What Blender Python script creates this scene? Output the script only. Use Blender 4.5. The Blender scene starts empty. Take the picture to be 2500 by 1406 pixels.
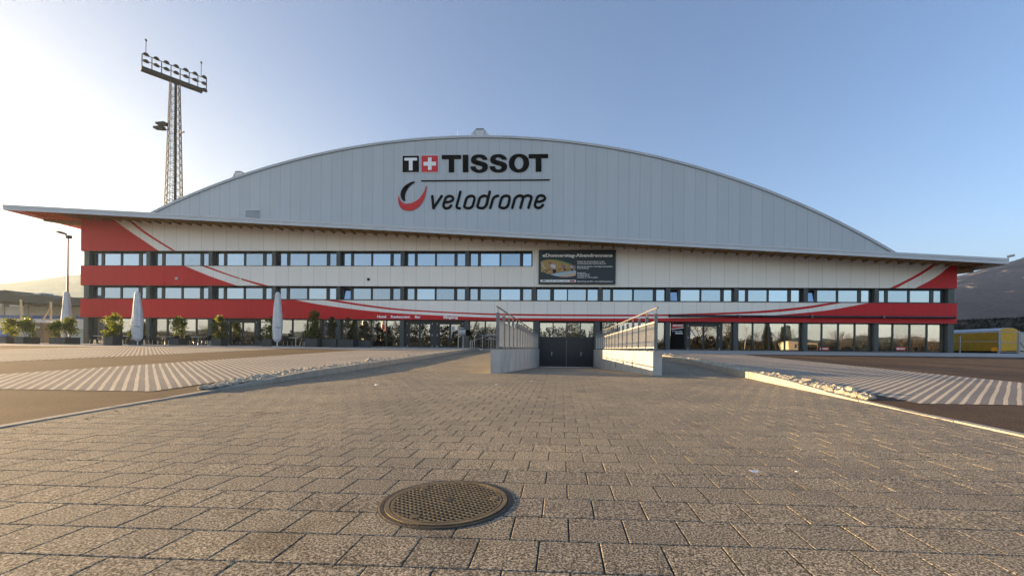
import bpy, bmesh, math, random
from mathutils import Vector, Matrix, noise
import numpy as np
R = math.radians
rnd = random.Random(7)
SC = bpy.context.scene
COL = SC.collection
PI = math.pi

# ------------------------------------------------------------------ camera
YAW, ROLL, FPX, PPX, PPY = R(2.70), R(0.60), 1060.0, 1320.0, 850.3
cd = bpy.data.cameras.new('camera'); cam = bpy.data.objects.new('camera', cd); COL.objects.link(cam)
cd.sensor_fit = 'HORIZONTAL'; cd.sensor_width = 36.0; cd.lens = 36.0*FPX/2500.0
cd.shift_x = (1250.0-PPX)/2500.0; cd.shift_y = (PPY-703.0)/2500.0
cd.clip_start = 0.05; cd.clip_end = 30000
cam.matrix_world = Matrix.Rotation(YAW, 4, 'Z') @ Matrix.Rotation(R(90), 4, 'X') @ Matrix.Rotation(ROLL, 4, 'Z')
SC.camera = cam

def at(x, y, Y):
    """world point on the vertical plane at distance Y for a point measured in the photograph"""
    a, b = x-PPX, y-PPY
    c, s = math.cos(ROLL), math.sin(ROLL)
    px, py = a*c+b*s, -a*s+b*c
    xc, zc = px/FPX, -py/FPX
    c, s = math.cos(YAW), math.sin(YAW)
    r = Vector((xc*c-s, xc*s+c, zc)); return r*(Y/r.y)

# ------------------------------------------------------------------ light
SUN_A, SUN_E = 10.0, 7.0           # degrees behind the facade line, elevation
HAZE_DENSITY = .00018
HAZE_FAR, HAZE_SUN, SKY_TINT, SKY_BACK_FILL = (.50,.57,.68), (.66,.67,.68), (1.15,.90,.85), (1.78,1.60,1.38)
SUN_STRENGTH, SKY_STRENGTH, EXPOSURE = 5.0, 0.08, 2.55
w = bpy.data.worlds.new('World'); SC.world = w; w.use_nodes = True
nt = w.node_tree; nt.nodes.clear()
out = nt.nodes.new('ShaderNodeOutputWorld'); bg = nt.nodes.new('ShaderNodeBackground')
sky = nt.nodes.new('ShaderNodeTexSky'); sky.sky_type = 'NISHITA'; sky.sun_disc = False
sky.sun_elevation = R(SUN_E); sky.sun_rotation = R(-(90.0-SUN_A)); sky.altitude = 400
sky.air_density = 1.0; sky.dust_density = 1.0; sky.ozone_density = 3.0
bg.inputs['Strength'].default_value = SKY_STRENGTH
def wmath(op, a, b=None, clamp=False):
    m = nt.nodes.new('ShaderNodeMath'); m.operation = op; m.use_clamp = clamp
    for i, v in enumerate((a, b)):
        if v is None: continue
        if isinstance(v, (int, float)): m.inputs[i].default_value = v
        else: nt.links.new(v, m.inputs[i])
    return m.outputs[0]
def wmix(f, a, b, mode='MIX'):
    m = nt.nodes.new('ShaderNodeMix'); m.data_type = 'RGBA'; m.blend_type = mode
    for i, v in ((0, f), (6, a), (7, b)):
        if isinstance(v, tuple): m.inputs[i].default_value = (*v, 1)
        elif isinstance(v, (int, float)): m.inputs[i].default_value = v
        else: nt.links.new(v, m.inputs[i])
    return m.outputs[2]
tc = nt.nodes.new('ShaderNodeTexCoord'); sp = nt.nodes.new('ShaderNodeSeparateXYZ'); nt.links.new(tc.outputs['Generated'], sp.inputs[0])
dx, dy, dz = sp.outputs
# bright haze low over the horizon, whiter towards the sun; the sky behind the camera is brightened
side = wmath('ADD', wmath('MULTIPLY', wmath('ADD', wmath('MULTIPLY', dx, -.985), wmath('MULTIPLY', dy, .174)), .5), .5)
side = wmath('POWER', side, 2.8)
U = 1.0/(SKY_STRENGTH*2**EXPOSURE)
hz_col = wmix(side, tuple(v*U for v in HAZE_FAR), tuple(v*U for v in HAZE_SUN))
low = wmath('POWER', wmath('SUBTRACT', 1.0, wmath('DIVIDE', wmath('MAXIMUM', dz, 0.0), wmath('ADD', .24, wmath('MULTIPLY', side, .58))), True), 1.7)
tint = wmix(1.0, wmix(side, sky.outputs[0], wmix(1.0, sky.outputs[0], (.40, .42, .47), 'MULTIPLY')), SKY_TINT, 'MULTIPLY')
col = wmix(wmath('MULTIPLY', low, .92), tint, hz_col)
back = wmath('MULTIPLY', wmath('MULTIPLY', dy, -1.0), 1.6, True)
col = wmix(back, col, wmix(1.0, col, SKY_BACK_FILL, 'MULTIPLY'))  # warm fill for the shaded facade, added to the unseen sky
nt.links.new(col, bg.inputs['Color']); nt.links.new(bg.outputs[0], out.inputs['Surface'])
sd = bpy.data.lights.new('sun', 'SUN'); sd.energy = SUN_STRENGTH; sd.angle = R(0.5); sd.color = (1.0, 0.68, 0.35)
so = bpy.data.objects.new('sun', sd); COL.objects.link(so)
sdir = Vector((math.cos(R(SUN_A))*math.cos(R(SUN_E)), -math.sin(R(SUN_A))*math.cos(R(SUN_E)), -math.sin(R(SUN_E))))
so.rotation_euler = sdir.to_track_quat('-Z', 'Y').to_euler(); so.location = (-60, 20, 40)
SC.view_settings.view_transform = 'Standard'; SC.view_settings.look = 'None'
SC.view_settings.gamma = 1.0; SC.view_settings.exposure = EXPOSURE; SC.view_settings.use_curve_mapping = False

# ------------------------------------------------------------------ helpers
class MB:
    def __init__(s): s.v = []; s.f = []; s.m = []; s.mi = 0
    def face(s, pts):
        n = len(s.v); s.v += [tuple(p) for p in pts]; s.f.append(tuple(range(n, n+len(pts)))); s.m.append(s.mi)
    def raw(s, vs, fs):
        n = len(s.v); s.v += [tuple(p) for p in vs]
        for f in fs: s.f.append(tuple(i+n for i in f)); s.m.append(s.mi)
    def box(s, x0, x1, y0, y1, z0, z1):
        vs = [(x, y, z) for z in (z0, z1) for y in (y0, y1) for x in (x0, x1)]
        s.raw(vs, [(0,2,3,1),(4,5,7,6),(0,1,5,4),(2,6,7,3),(0,4,6,2),(1,3,7,5)])
    def hexa(s, vs):
        s.raw(vs, [(0,2,3,1),(4,5,7,6),(0,1,5,4),(2,6,7,3),(0,4,6,2),(1,3,7,5)])
    def tube(s, p, q, r, r2=None, n=6, cap=True):
        p, q = Vector(p), Vector(q); d = q-p
        if d.length < 1e-6: return
        d.normalize(); a = d.orthogonal().normalized(); b = d.cross(a); r2 = r if r2 is None else r2
        vs = [p+(a*math.cos(2*PI*i/n)+b*math.sin(2*PI*i/n))*r for i in range(n)] + [q+(a*math.cos(2*PI*i/n)+b*math.sin(2*PI*i/n))*r2 for i in range(n)]
        fs = [(i, (i+1) % n, n+(i+1) % n, n+i) for i in range(n)]
        if cap: fs += [tuple(range(n-1, -1, -1)), tuple(range(n, 2*n))]
        s.raw(vs, fs)
    def bar(s, p, q, wx, wz, up=(0,0,1)):
        p, q = Vector(p), Vector(q); d = (q-p).normalized(); up = Vector(up)
        a = d.cross(up)
        a = a.normalized() if a.length > 1e-5 else d.orthogonal().normalized()
        b = a.cross(d).normalized(); a *= wx/2; b *= wz/2
        vs = [p-a-b, p+a-b, p-a+b, p+a+b, q-a-b, q+a-b, q-a+b, q+a+b]
        s.raw(vs, [(0,1,3,2),(4,6,7,5),(0,4,5,1),(2,3,7,6),(0,2,6,4),(1,5,7,3)])
    def prism(s, poly, y0, y1):
        """polygon in X,Z standing between two depths"""
        n = len(poly); vs = [(x, y0, z) for x, z in poly]+[(x, y1, z) for x, z in poly]
        area = sum(poly[i][0]*poly[(i+1) % n][1]-poly[(i+1) % n][0]*poly[i][1] for i in range(n))
        f = list(range(n)); g = list(range(2*n-1, n-1, -1))
        fs = [tuple(f), tuple(g)]+[(i, n+i, n+(i+1) % n, (i+1) % n) for i in range(n)]
        if area < 0: fs = [tuple(reversed(k)) for k in fs]
        s.raw(vs, fs)
    def disc(s, c, r, h, n=24, r2=None):
        x, y, z = c; r2 = r if r2 is None else r2
        vs = [(x+r*math.cos(2*PI*i/n), y+r*math.sin(2*PI*i/n), z) for i in range(n)]+[(x+r2*math.cos(2*PI*i/n), y+r2*math.sin(2*PI*i/n), z+h) for i in range(n)]
        s.raw(vs, [tuple(range(n-1,-1,-1)), tuple(range(n, 2*n))]+[(i, (i+1) % n, n+(i+1) % n, n+i) for i in range(n)])
    def lathe(s, c, prof, n=24, mod=None):
        """profile of (radius, height) turned round the vertical through c"""
        vs = []
        for r, z in prof:
            for i in range(n):
                a = 2*PI*i/n; k = mod(a, z) if mod else 1.0
                vs.append((c[0]+r*k*math.cos(a), c[1]+r*k*math.sin(a), c[2]+z))
        fs = [(j*n+i, j*n+(i+1) % n, (j+1)*n+(i+1) % n, (j+1)*n+i) for j in range(len(prof)-1) for i in range(n)]
        fs += [tuple(range(n-1,-1,-1)), tuple(range((len(prof)-1)*n, len(prof)*n))]
        s.raw(vs, fs)
    def mesh(s, name, mats, off=(0,0,0), smooth=False):
        me = bpy.data.meshes.new(name); o = Vector(off)
        me.from_pydata([tuple(Vector(v)-o) for v in s.v], [], s.f)
        for m in (mats if isinstance(mats, (list, tuple)) else [mats]): me.materials.append(m)
        for p, i in zip(me.polygons, s.m): p.material_index = i; p.use_smooth = smooth
        me.update(); return me
    def build(s, name, mats, parent=None, smooth=False, origin=None):
        off = Vector((0,0,0)); q = parent
        while q: off += q.location; q = q.parent
        if origin is not None and parent is None: off = Vector(origin)
        o = bpy.data.objects.new(name, s.mesh(name, mats, off, smooth)); COL.objects.link(o)
        if parent: o.parent = parent
        elif origin is not None: o.location = origin
        return o

def tag(o, label=None, cat=None, group=None, kind=None):
    if label: o['label'] = label
    if cat: o['category'] = cat
    if group: o['group'] = group
    if kind: o['kind'] = kind
    return o
def thing(name, loc, label, cat, group=None):
    o = bpy.data.objects.new(name, None); o.location = loc; o.empty_display_size = .2; COL.objects.link(o)
    return tag(o, label, cat, group)
def copy_tree(o, parent=None):
    c = o.copy(); COL.objects.link(c)
    if parent: c.parent = parent
    for ch in list(o.children): copy_tree(ch, c)
    return c
def struct(mb, name, mat, smooth=False): return tag(mb.build(name, mat, smooth=smooth), kind='structure')

# ------------------------------------------------------------------ materials
def newmat(name):
    m = bpy.data.materials.new(name); m.use_nodes = True
    n = m.node_tree.nodes; b = n['Principled BSDF']; return m, m.node_tree, b
def N(t, kind, **kw):
    n = t.nodes.new(kind)
    for k, v in kw.items():
        if k.startswith('i_'): n.inputs[k[2:].replace('_', ' ')].default_value = v
        else: setattr(n, k, v)
    return n
def L(t, a, b): t.links.new(a, b)
def ramp(t, fac, stops):
    r = t.nodes.new('ShaderNodeValToRGB'); e = r.color_ramp.elements
    while len(e) < len(stops): e.new(0.5)
    for k, (p, c) in zip(e, stops): k.position = p; k.color = (*c, 1) if len(c) == 3 else c
    L(t, fac, r.inputs[0]); return r
def mul(t, a, b, op='MULTIPLY'):
    m = t.nodes.new('ShaderNodeMath'); m.operation = op
    for i, v in enumerate((a, b)):
        if v is None: continue
        if isinstance(v, (int, float)): m.inputs[i].default_value = v
        else: L(t, v, m.inputs[i])
    return m.outputs[0]
def mixc(t, fac, a, b, mode='MIX'):
    m = t.nodes.new('ShaderNodeMix'); m.data_type = 'RGBA'; m.blend_type = mode
    for i, v in ((0, fac), (6, a), (7, b)):
        if isinstance(v, (int, float)): m.inputs[i].default_value = v
        elif isinstance(v, tuple): m.inputs[i].default_value = (*v, 1) if len(v) == 3 else v
        else: L(t, v, m.inputs[i])
    return m.outputs[2]
def simple(name, col, rough=.6, metal=0., nscale=0., namp=.25, bump=0., bscale=40., spec=.5):
    m, t, b = newmat(name)
    b.inputs['Roughness'].default_value = rough; b.inputs['Metallic'].default_value = metal
    b.inputs['Specular IOR Level'].default_value = spec; b.inputs['Base Color'].default_value = (*col, 1)
    g = N(t, 'ShaderNodeNewGeometry')
    if nscale:
        nz = N(t, 'ShaderNodeTexNoise', i_Scale=nscale, i_Detail=6., i_Roughness=.65); L(t, g.outputs['Position'], nz.inputs['Vector'])
        lo = tuple(c*(1-namp) for c in col); hi = tuple(min(1, c*(1+namp)) for c in col)
        r = ramp(t, nz.outputs[0], [(.3, lo), (.7, hi)]); L(t, r.outputs[0], b.inputs['Base Color'])
    if bump:
        n2 = N(t, 'ShaderNodeTexNoise', i_Scale=bscale, i_Detail=4.); L(t, g.outputs['Position'], n2.inputs['Vector'])
        bp = N(t, 'ShaderNodeBump', i_Strength=bump, i_Distance=.02); L(t, n2.outputs[0], bp.inputs['Height']); L(t, bp.outputs[0], b.inputs['Normal'])
    return m
def panelled(name, col, x0, step, rough=.45, metal=0., seam=.6, width=.016, vary=.04):
    """metal cladding with upright joints every step metres"""
    m, t, b = newmat(name); b.inputs['Roughness'].default_value = rough; b.inputs['Metallic'].default_value = metal
    g = N(t, 'ShaderNodeNewGeometry'); sp = N(t, 'ShaderNodeSeparateXYZ'); L(t, g.outputs['Position'], sp.inputs[0])
    u = mul(t, mul(t, sp.outputs[0], -x0, 'ADD'), 1/step); fr = mul(t, u, None, 'FRACT'); k = mul(t, fr, width/step, 'LESS_THAN')
    fl = mul(t, u, None, 'FLOOR'); wn = N(t, 'ShaderNodeTexWhiteNoise', noise_dimensions='1D'); L(t, fl, wn.inputs['W'])
    nz = N(t, 'ShaderNodeTexNoise', i_Scale=.7, i_Detail=5.); L(t, g.outputs['Position'], nz.inputs['Vector'])
    mp = N(t, 'ShaderNodeMapping'); mp.inputs['Scale'].default_value = (5., 5., .22); L(t, g.outputs['Position'], mp.inputs['Vector']); ns = N(t, 'ShaderNodeTexNoise', i_Scale=1., i_Detail=6.); L(t, mp.outputs[0], ns.inputs['Vector'])
    v = mul(t, mul(t, mul(t, wn.outputs['Value'], nz.outputs[0], 'ADD'), mul(t, ns.outputs[0], 1.6), 'ADD'), vary); v = mul(t, v, 1-1.6*vary, 'ADD')
    c0 = mixc(t, 1.0, col, v, 'MULTIPLY'); c = mixc(t, k, c0, tuple(q*(1-seam) for q in col)); L(t, c, b.inputs['Base Color'])
    return m

SEAM, MOD = -2.45, 1.184
WHITE = panelled('white_cladding', (.84, .80, .73), SEAM, MOD)
RED = panelled('red_cladding', (.55, .004, .007), SEAM, MOD, rough=.6, seam=.4)
ARCHG = panelled('grey_cladding', (.43, .46, .475), -2.30, 1.181, rough=.5, seam=.45, width=.03, vary=.05)
FASCIA = simple('grey_sheet_metal', (.50, .53, .56), .4, .0, .5, .06)
FASCIAD = simple('dark_sheet_edge', (.16, .17, .18), .5)
FRAME = simple('anthracite_frame', (.020, .026, .028), .35)
COLUMN = simple('anthracite_panel', (.055, .065, .066), .4, 0, 1.5, .1)
WOOD = simple('spruce_timber', (.30, .17, .055), .6, 0, 3., .25)
STEEL = simple('galvanised_steel', (.40, .40, .39), .5, .25, 6., .2)
RAILPOST = simple('dark_galvanised_post', (.20, .20, .20), .55, .2, 6., .25)  # darker copy of the rail steel, set off against the lit bars
RAILBAR = simple('sunlit_galvanised_bar', (.52, .49, .43), .6, .0, 6., .15)  # sunlit cream of the bars put into the steel colour
DARKSTEEL = simple('dark_steel', (.014, .011, .009), .7, .0, 4., .3)
CONC = simple('cast_concrete', (.40, .40, .385), .85, 0, 1.1, .22, .35, 25.)
ALU = simple('brushed_aluminium', (.62, .62, .62), .3, .85)
BLACKM = simple('black_lettering', (.006, .006, .006), .8, spec=.1)
REDM = simple('red_sign_paint', (.55, .008, .008), .4)
WHITEM = simple('white_sign_paint', (.80, .80, .80), .4)
NAVY = simple('board_print_dark', (.018, .030, .036), .45)
DOORM = simple('navy_steel_door', (.010, .015, .024), .32, 0, 2., .2)
BOXM = simple('grey_planter', (.030, .036, .040), .5, 0, 8., .2)

def glass(name, refl, tint=(.85, .92, 1.0), wob=.012, inside=(.012, .013, .013)):
    m, t, b = newmat(name); t.nodes.remove(b)
    o = t.nodes['Material Output']; gl = N(t, 'ShaderNodeBsdfGlossy', i_Roughness=.004); gl.inputs['Color'].default_value = (*tint, 1)
    df = N(t, 'ShaderNodeBsdfDiffuse'); df.inputs['Color'].default_value = (*inside, 1)
    g = N(t, 'ShaderNodeNewGeometry'); nz = N(t, 'ShaderNodeTexNoise', i_Scale=.8, i_Detail=1.); L(t, g.outputs['Position'], nz.inputs['Vector'])
    bp = N(t, 'ShaderNodeBump', i_Strength=.25, i_Distance=wob); L(t, nz.outputs[0], bp.inputs['Height']); L(t, bp.outputs[0], gl.inputs['Normal'])
    mx = N(t, 'ShaderNodeMixShader'); oi = N(t, 'ShaderNodeObjectInfo'); L(t, mul(t, mul(t, oi.outputs['Random'], .18), refl-.09, 'ADD'), mx.inputs[0])
    L(t, df.outputs[0], mx.inputs[1]); L(t, gl.outputs[0], mx.inputs[2]); L(t, mx.outputs[0], o.inputs['Surface']); return m
def clear_glass(name, refl, tint):
    m = glass(name, refl, tint); t = m.node_tree; mx = [n for n in t.nodes if n.type == 'MIX_SHADER'][0]
    tr = N(t, 'ShaderNodeBsdfTransparent'); tr.inputs['Color'].default_value = (.62, .66, .64, 1); L(t, tr.outputs[0], mx.inputs[1]); return m
GLASS_UP = glass('coated_window_glass', .50, (.62, .79, 1.0)); GLASS_GF = clear_glass('shopfront_glass', .46, (.95, .95, .92))

def paving_mat():
    m, t, b = newmat('concrete_block_paving'); g = N(t, 'ShaderNodeNewGeometry')
    mp = N(t, 'ShaderNodeMapping'); mp.inputs['Location'].default_value = (.10, -2.190, 0); L(t, g.outputs['Position'], mp.inputs['Vector'])
    # slight waviness of the courses
    bk = N(t, 'ShaderNodeTexBrick', offset=.5, offset_frequency=2, squash=1.0)
    bk.inputs['Scale'].default_value = 1.0; bk.inputs['Brick Width'].default_value = .3005; bk.inputs['Row Height'].default_value = .2955
    bk.inputs['Mortar Size'].default_value = .0001; bk.inputs['Mortar Smooth'].default_value = .15; bk.inputs['Bias'].default_value = 0.
    bk.inputs['Color1'].default_value = (0, 0, 0, 1); bk.inputs['Color2'].default_value = (1, 1, 1, 1); bk.inputs['Mortar'].default_value = (.5, .5, .5, 1)
    L(t, mp.outputs[0], bk.inputs['Vector'])
    n1 = N(t, 'ShaderNodeTexNoise', i_Scale=95., i_Detail=3., i_Roughness=.75); L(t, g.outputs['Position'], n1.inputs['Vector'])
    vo = N(t, 'ShaderNodeTexVoronoi', i_Scale=105.); L(t, g.outputs['Position'], vo.inputs['Vector'])
    n2 = N(t, 'ShaderNodeTexNoise', i_Scale=.45, i_Detail=5.); L(t, g.outputs['Position'], n2.inputs['Vector'])
    agg = ramp(t, n1.outputs[0], [(.38, (.028, .025, .020)), (.5, (.195, .168, .122)), (.62, (.58, .50, .38))])
    tone = ramp(t, bk.outputs['Color'], [(0, (.88, .88, .90)), (1, (1.10, 1.08, 1.04))])
    c = mixc(t, 1.0, agg.outputs[0], tone.outputs[0], 'MULTIPLY')
    big = ramp(t, n2.outputs[0], [(.32, (.80, .80, .82)), (.68, (1.12, 1.09, 1.03))]); c = mixc(t, 1.0, c, big.outputs[0], 'MULTIPLY')
    n3 = N(t, 'ShaderNodeTexNoise', i_Scale=1.7, i_Detail=5., i_Roughness=.6); L(t, g.outputs['Position'], n3.inputs['Vector'])
    stn = ramp(t, n3.outputs[0], [(.60, (1, 1, 1)), (.72, (.66, .64, .62))]); c = mixc(t, 1.0, c, stn.outputs[0], 'MULTIPLY')
    L(t, c, b.inputs['Base Color']); b.inputs['Roughness'].default_value = .85
    b.inputs['Specular IOR Level'].default_value = .3
    inv = mul(t, 1.0, bk.outputs['Fac'], 'SUBTRACT')
    h = mul(t, mul(t, inv, .0), mul(t, mul(t, vo.outputs['Distance'], -.0012), mul(t, n1.outputs[0], .0016), 'ADD'), 'ADD')
    bp = N(t, 'ShaderNodeBump', i_Strength=.8, i_Distance=1.0); L(t, h, bp.inputs['Height']); L(t, bp.outputs[0], b.inputs['Normal']); return m
PAVING = paving_mat()

def asphalt_mat():
    m, t, b = newmat('worn_asphalt'); g = N(t, 'ShaderNodeNewGeometry')
    n1 = N(t, 'ShaderNodeTexNoise', i_Scale=55., i_Detail=3., i_Roughness=.75); n2 = N(t, 'ShaderNodeTexNoise', i_Scale=.35, i_Detail=6.)
    n3 = N(t, 'ShaderNodeTexNoise', i_Scale=1.8, i_Detail=6.)
    for n in (n1, n2, n3): L(t, g.outputs['Position'], n.inputs['Vector'])
    a = ramp(t, n1.outputs[0], [(.35, (.024, .015, .008)), (.52, (.084, .050, .025)), (.7, (.20, .125, .066))])
    v = ramp(t, n2.outputs[0], [(.3, (.75, .75, .76)), (.7, (1.2, 1.16, 1.1))]); v2 = ramp(t, n3.outputs[0], [(.35, (.85, .85, .85)), (.65, (1.1, 1.1, 1.1))])
    c = mixc(t, 1., mixc(t, 1., a.outputs[0], v.outputs[0], 'MULTIPLY'), v2.outputs[0], 'MULTIPLY'); L(t, c, b.inputs['Base Color'])
    b.inputs['Roughness'].default_value = .85; b.inputs['Specular IOR Level'].default_value = .25
    bp = N(t, 'ShaderNodeBump', i_Strength=.6, i_Distance=.006); L(t, n1.outputs[0], bp.inputs['Height']); L(t, bp.outputs[0], b.inputs['Normal']); return m
ASPHALT = asphalt_mat()

def stripes_mat(sgn):
    m, t, b = newmat('striped_grid_paving'); g = N(t, 'ShaderNodeNewGeometry'); sp = N(t, 'ShaderNodeSeparateXYZ'); L(t, g.outputs['Position'], sp.inputs[0])
    wv = N(t, 'ShaderNodeTexNoise', i_Scale=.9, i_Detail=2.); L(t, g.outputs['Position'], wv.inputs['Vector'])
    px_ = mul(t, mul(t, sp.outputs[0], .7071), mul(t, sp.outputs[1], .7071*sgn), 'ADD'); py_ = mul(t, mul(t, sp.outputs[1], .7071), mul(t, sp.outputs[0], -.7071*sgn), 'ADD')
    x = mul(t, px_, mul(t, mul(t, wv.outputs[0], -.5, 'ADD'), .035), 'ADD')
    fx = mul(t, mul(t, x, 1/.165), None, 'FRACT'); fy = mul(t, mul(t, py_, 1/.165), None, 'FRACT')
    kk = mul(t, fx, .36, 'LESS_THAN')
    j = ramp(t, fy, [(.0, (0,0,0)), (.10, (0,0,0)), (.14, (1,1,1)), (1., (1,1,1))])
    n1 = N(t, 'ShaderNodeTexNoise', i_Scale=40., i_Detail=4.); n2 = N(t, 'ShaderNodeTexNoise', i_Scale=.5, i_Detail=5.)
    for n in (n1, n2): L(t, g.outputs['Position'], n.inputs['Vector'])
    grey = ramp(t, n1.outputs[0], [(.3, (.13, .13, .132)), (.7, (.24, .235, .23))]); cream = ramp(t, n1.outputs[0], [(.3, (.44, .385, .30)), (.7, (.60, .53, .42))])
    c = mixc(t, kk, grey.outputs[0], cream.outputs[0]); c = mixc(t, mul(t, mul(t, 1., j.outputs[0], 'SUBTRACT'), .8), c, (.09, .055, .05))
    v = ramp(t, n2.outputs[0], [(.3, (.86, .86, .87)), (.7, (1.1, 1.08, 1.05))]); c = mixc(t, 1., c, v.outputs[0], 'MULTIPLY'); L(t, c, b.inputs['Base Color'])
    b.inputs['Roughness'].default_value = .9; b.inputs['Specular IOR Level'].default_value = .2
    h = mul(t, mul(t, kk, .005), mul(t, j.outputs[0], .003), 'ADD')
    h = mul(t, h, mul(t, n1.outputs[0], .006), 'ADD')
    bp = N(t, 'ShaderNodeBump', i_Strength=.7, i_Distance=1.); L(t, h, bp.inputs['Height']); L(t, bp.outputs[0], b.inputs['Normal']); return m
STRIPES_L, STRIPES_R = stripes_mat(1), stripes_mat(-1)
SLABS = simple('pale_pavement', (.36, .35, .33), .85, 0, 2.5, .18, .3, 30.)
SOIL = simple('dry_grass_ground', (.10, .095, .05), .9, 0, .2, .35)
KERBM = simple('kerb_concrete', (.30, .28, .24), .85, 0, 4., .2, .4, 50.)
STONEM = simple('cream_rubble', (.36, .32, .25), .85, 0, 7., .35, .6, 30.)

def leaf_mat(name, dark, light, trans=.45, scale=3.):
    m, t, b = newmat(name); o = t.nodes['Material Output']; g = N(t, 'ShaderNodeNewGeometry')
    nz = N(t, 'ShaderNodeTexNoise', i_Scale=scale, i_Detail=4.); L(t, g.outputs['Position'], nz.inputs['Vector'])
    r = ramp(t, nz.outputs[0], [(.35, dark), (.65, light)]); L(t, r.outputs[0], b.inputs['Base Color']); b.inputs['Roughness'].default_value = .4
    tr = N(t, 'ShaderNodeBsdfTranslucent'); c = mixc(t, 1., r.outputs[0], (2.2, 1.9, .7), 'MULTIPLY'); L(t, c, tr.inputs['Color'])
    mx = N(t, 'ShaderNodeMixShader'); mx.inputs[0].default_value = trans
    L(t, b.outputs[0], mx.inputs[1]); L(t, tr.outputs[0], mx.inputs[2]); L(t, mx.outputs[0], o.inputs['Surface']); return m
LAUREL = leaf_mat('laurel_leaves', (.030, .052, .010), (.12, .15, .022), .55, 6.)
CONIFER = leaf_mat('conifer_needles', (.010, .018, .008), (.035, .045, .018), .15, 3.)
BARK = simple('bare_bark', (.085, .065, .045), .9, 0, 3., .3)
#---MARK
def leaves(g, n, size, place, rr, flat=.6):
    for i in range(n):
        c, nrm = place(rr); d = Vector((rr.gauss(0,1), rr.gauss(0,1), rr.gauss(0,.7)+.35))
        d = (d.normalized()+nrm*.5).normalized(); s = d.cross(Vector((rr.gauss(0,1), rr.gauss(0,1), rr.gauss(0,1)))).normalized()
        l = size*rr.uniform(.6, 1.3); wd = l*.34; up = d.cross(s)*l*.12
        g.face([c, c+d*l*.5+s*wd+up, c+d*l, c+d*l*.5-s*wd+up])
# ------------------------------------------------------------------ the ground
def ZP(y): return -1+.0142*y if y < 13.5 else -.8083+.028*(y-13.5)
def ZT(y): return max(min(-1.08+.028*y, -.02), ZP(y)-.022 if y < 9 else -9)
def interp(tab, y):
    if y <= tab[0][0]: return tab[0][1]+(y-tab[0][0])*(tab[1][1]-tab[0][1])/(tab[1][0]-tab[0][0])
    for (a, u), (b, v) in zip(tab, tab[1:]):
        if y <= b: return u+(v-u)*(y-a)/(b-a)
    return tab[-1][1]
KL = [(4.5,-6.16), (5.7,-6.36), (7.4,-6.55), (9.0,-6.66), (12.5,-6.75), (36,-6.8)]
KR = [(5.06,5.14), (7.5,5.29), (9.9,5.36), (11.5,5.43), (13.4,5.52), (20,5.7), (36,5.85)]
def xl(y): return interp(KL, y)
def xr(y): return interp(KR, y)
def sheet(mb, fx0, fx1, ys, fz, dz=0., nx=1):
    for a, b in zip(ys, ys[1:]):
        for i in range(nx):
            u, v = i/nx, (i+1)/nx
            X = lambda y, k: fx0(y)+(fx1(y)-fx0(y))*k
            mb.face([(X(a,u), a, fz(a)+dz), (X(a,v), a, fz(a)+dz), (X(b,v), b, fz(b)+dz), (X(b,u), b, fz(b)+dz)])
K = lambda v: (lambda y: v)
ys1 = [-8+.75*i for i in range(29)]+[13.5, 13.7]
ys1 = sorted(set([y for y in ys1 if y < 13.4]+[13.5, 13.7]))
ys2 = [13.7]+[15+1.5*i for i in range(15)]
PW, PD, PX0, PY0 = .3005, .2955, -.10, 2.190       # block size and one joint crossing
def pavers():
    """every block with its own bevelled top, a hair out of level, over a dark bed"""
    g = MB(); rr = random.Random(5); nmin, nmax = int((-7.5-PY0)/PD), int((36.0-PY0)/PD)
    for n in range(nmin, nmax):
        y0 = PY0+n*PD; y1 = y0+PD; off = 0 if n % 2 else -PW/2
        lim0, lim1 = xl((y0+y1)/2)+.004, xr((y0+y1)/2)-.004
        k = int((lim0-PX0-off)/PW)-2
        while True:
            x0 = PX0+off+k*PW; x1 = x0+PW; k += 1
            if x0 > lim1: break
            if x1 < lim0: continue
            a, b = max(x0, lim0), min(x1, lim1)
            if b-a < .02: continue
            pcs = [(a, b)]
            if y1 > 13.74: pcs = [(max(a, u), min(b, v)) for u, v in ((-99, -2.245), (3.155, 99)) if min(b, v)-max(a, u) > .02]
            for a, b in pcs:
                j = .0027+rr.random()*.0010; e = .004; h = rr.gauss(0, .0003); tx, ty = rr.gauss(0, .0002), rr.gauss(0, .0003)
                X0_, X1_, Y0_, Y1_ = a+j, b-j, y0+j, y1-j; dp = .014
                c = [(X0_, Y0_), (X1_, Y0_), (X1_, Y1_), (X0_, Y1_)]; ci = [(X0_+e, Y0_+e), (X1_-e, Y0_+e), (X1_-e, Y1_-e), (X0_+e, Y1_-e)]
                tp = [h-tx-ty, h+tx-ty, h+tx+ty, h-tx+ty]
                vs = [(x, y, ZP(y)-dp) for x, y in c]+[(x, y, ZP(y)-.003+q) for (x, y), q in zip(c, tp)]+[(x, y, ZP(y)+q) for (x, y), q in zip(ci, tp)]
                fs = [(8,9,10,11)]
                for i in range(4):
                    l = (i+1) % 4; fs += [(4+i, 4+l, 8+l, 8+i), (i, l, 4+l, 4+i)]
                g.raw(vs, fs)
    return g
struct(pavers(), 'plaza_paving', PAVING)
g = MB(); D_ = lambda y: ZP(y)-.011
sheet(g, xl, xr, ys1, D_); sheet(g, xl, K(-2.12), ys2, D_); sheet(g, K(3.02), xr, ys2, D_)
struct(g, 'paving_bed', simple('dark_joint_sand', (.03, .03, .032), .95, 0, 30., .4))
g = MB(); sheet(g, K(-1.95), K(2.89), [13.7, 20, 26, 32, 38.9], lambda y: ZP(13.7)+(y-13.7)*(-1.66-ZP(13.7))/(38.7-13.7)); struct(g, 'ramp_floor', PAVING)
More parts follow.
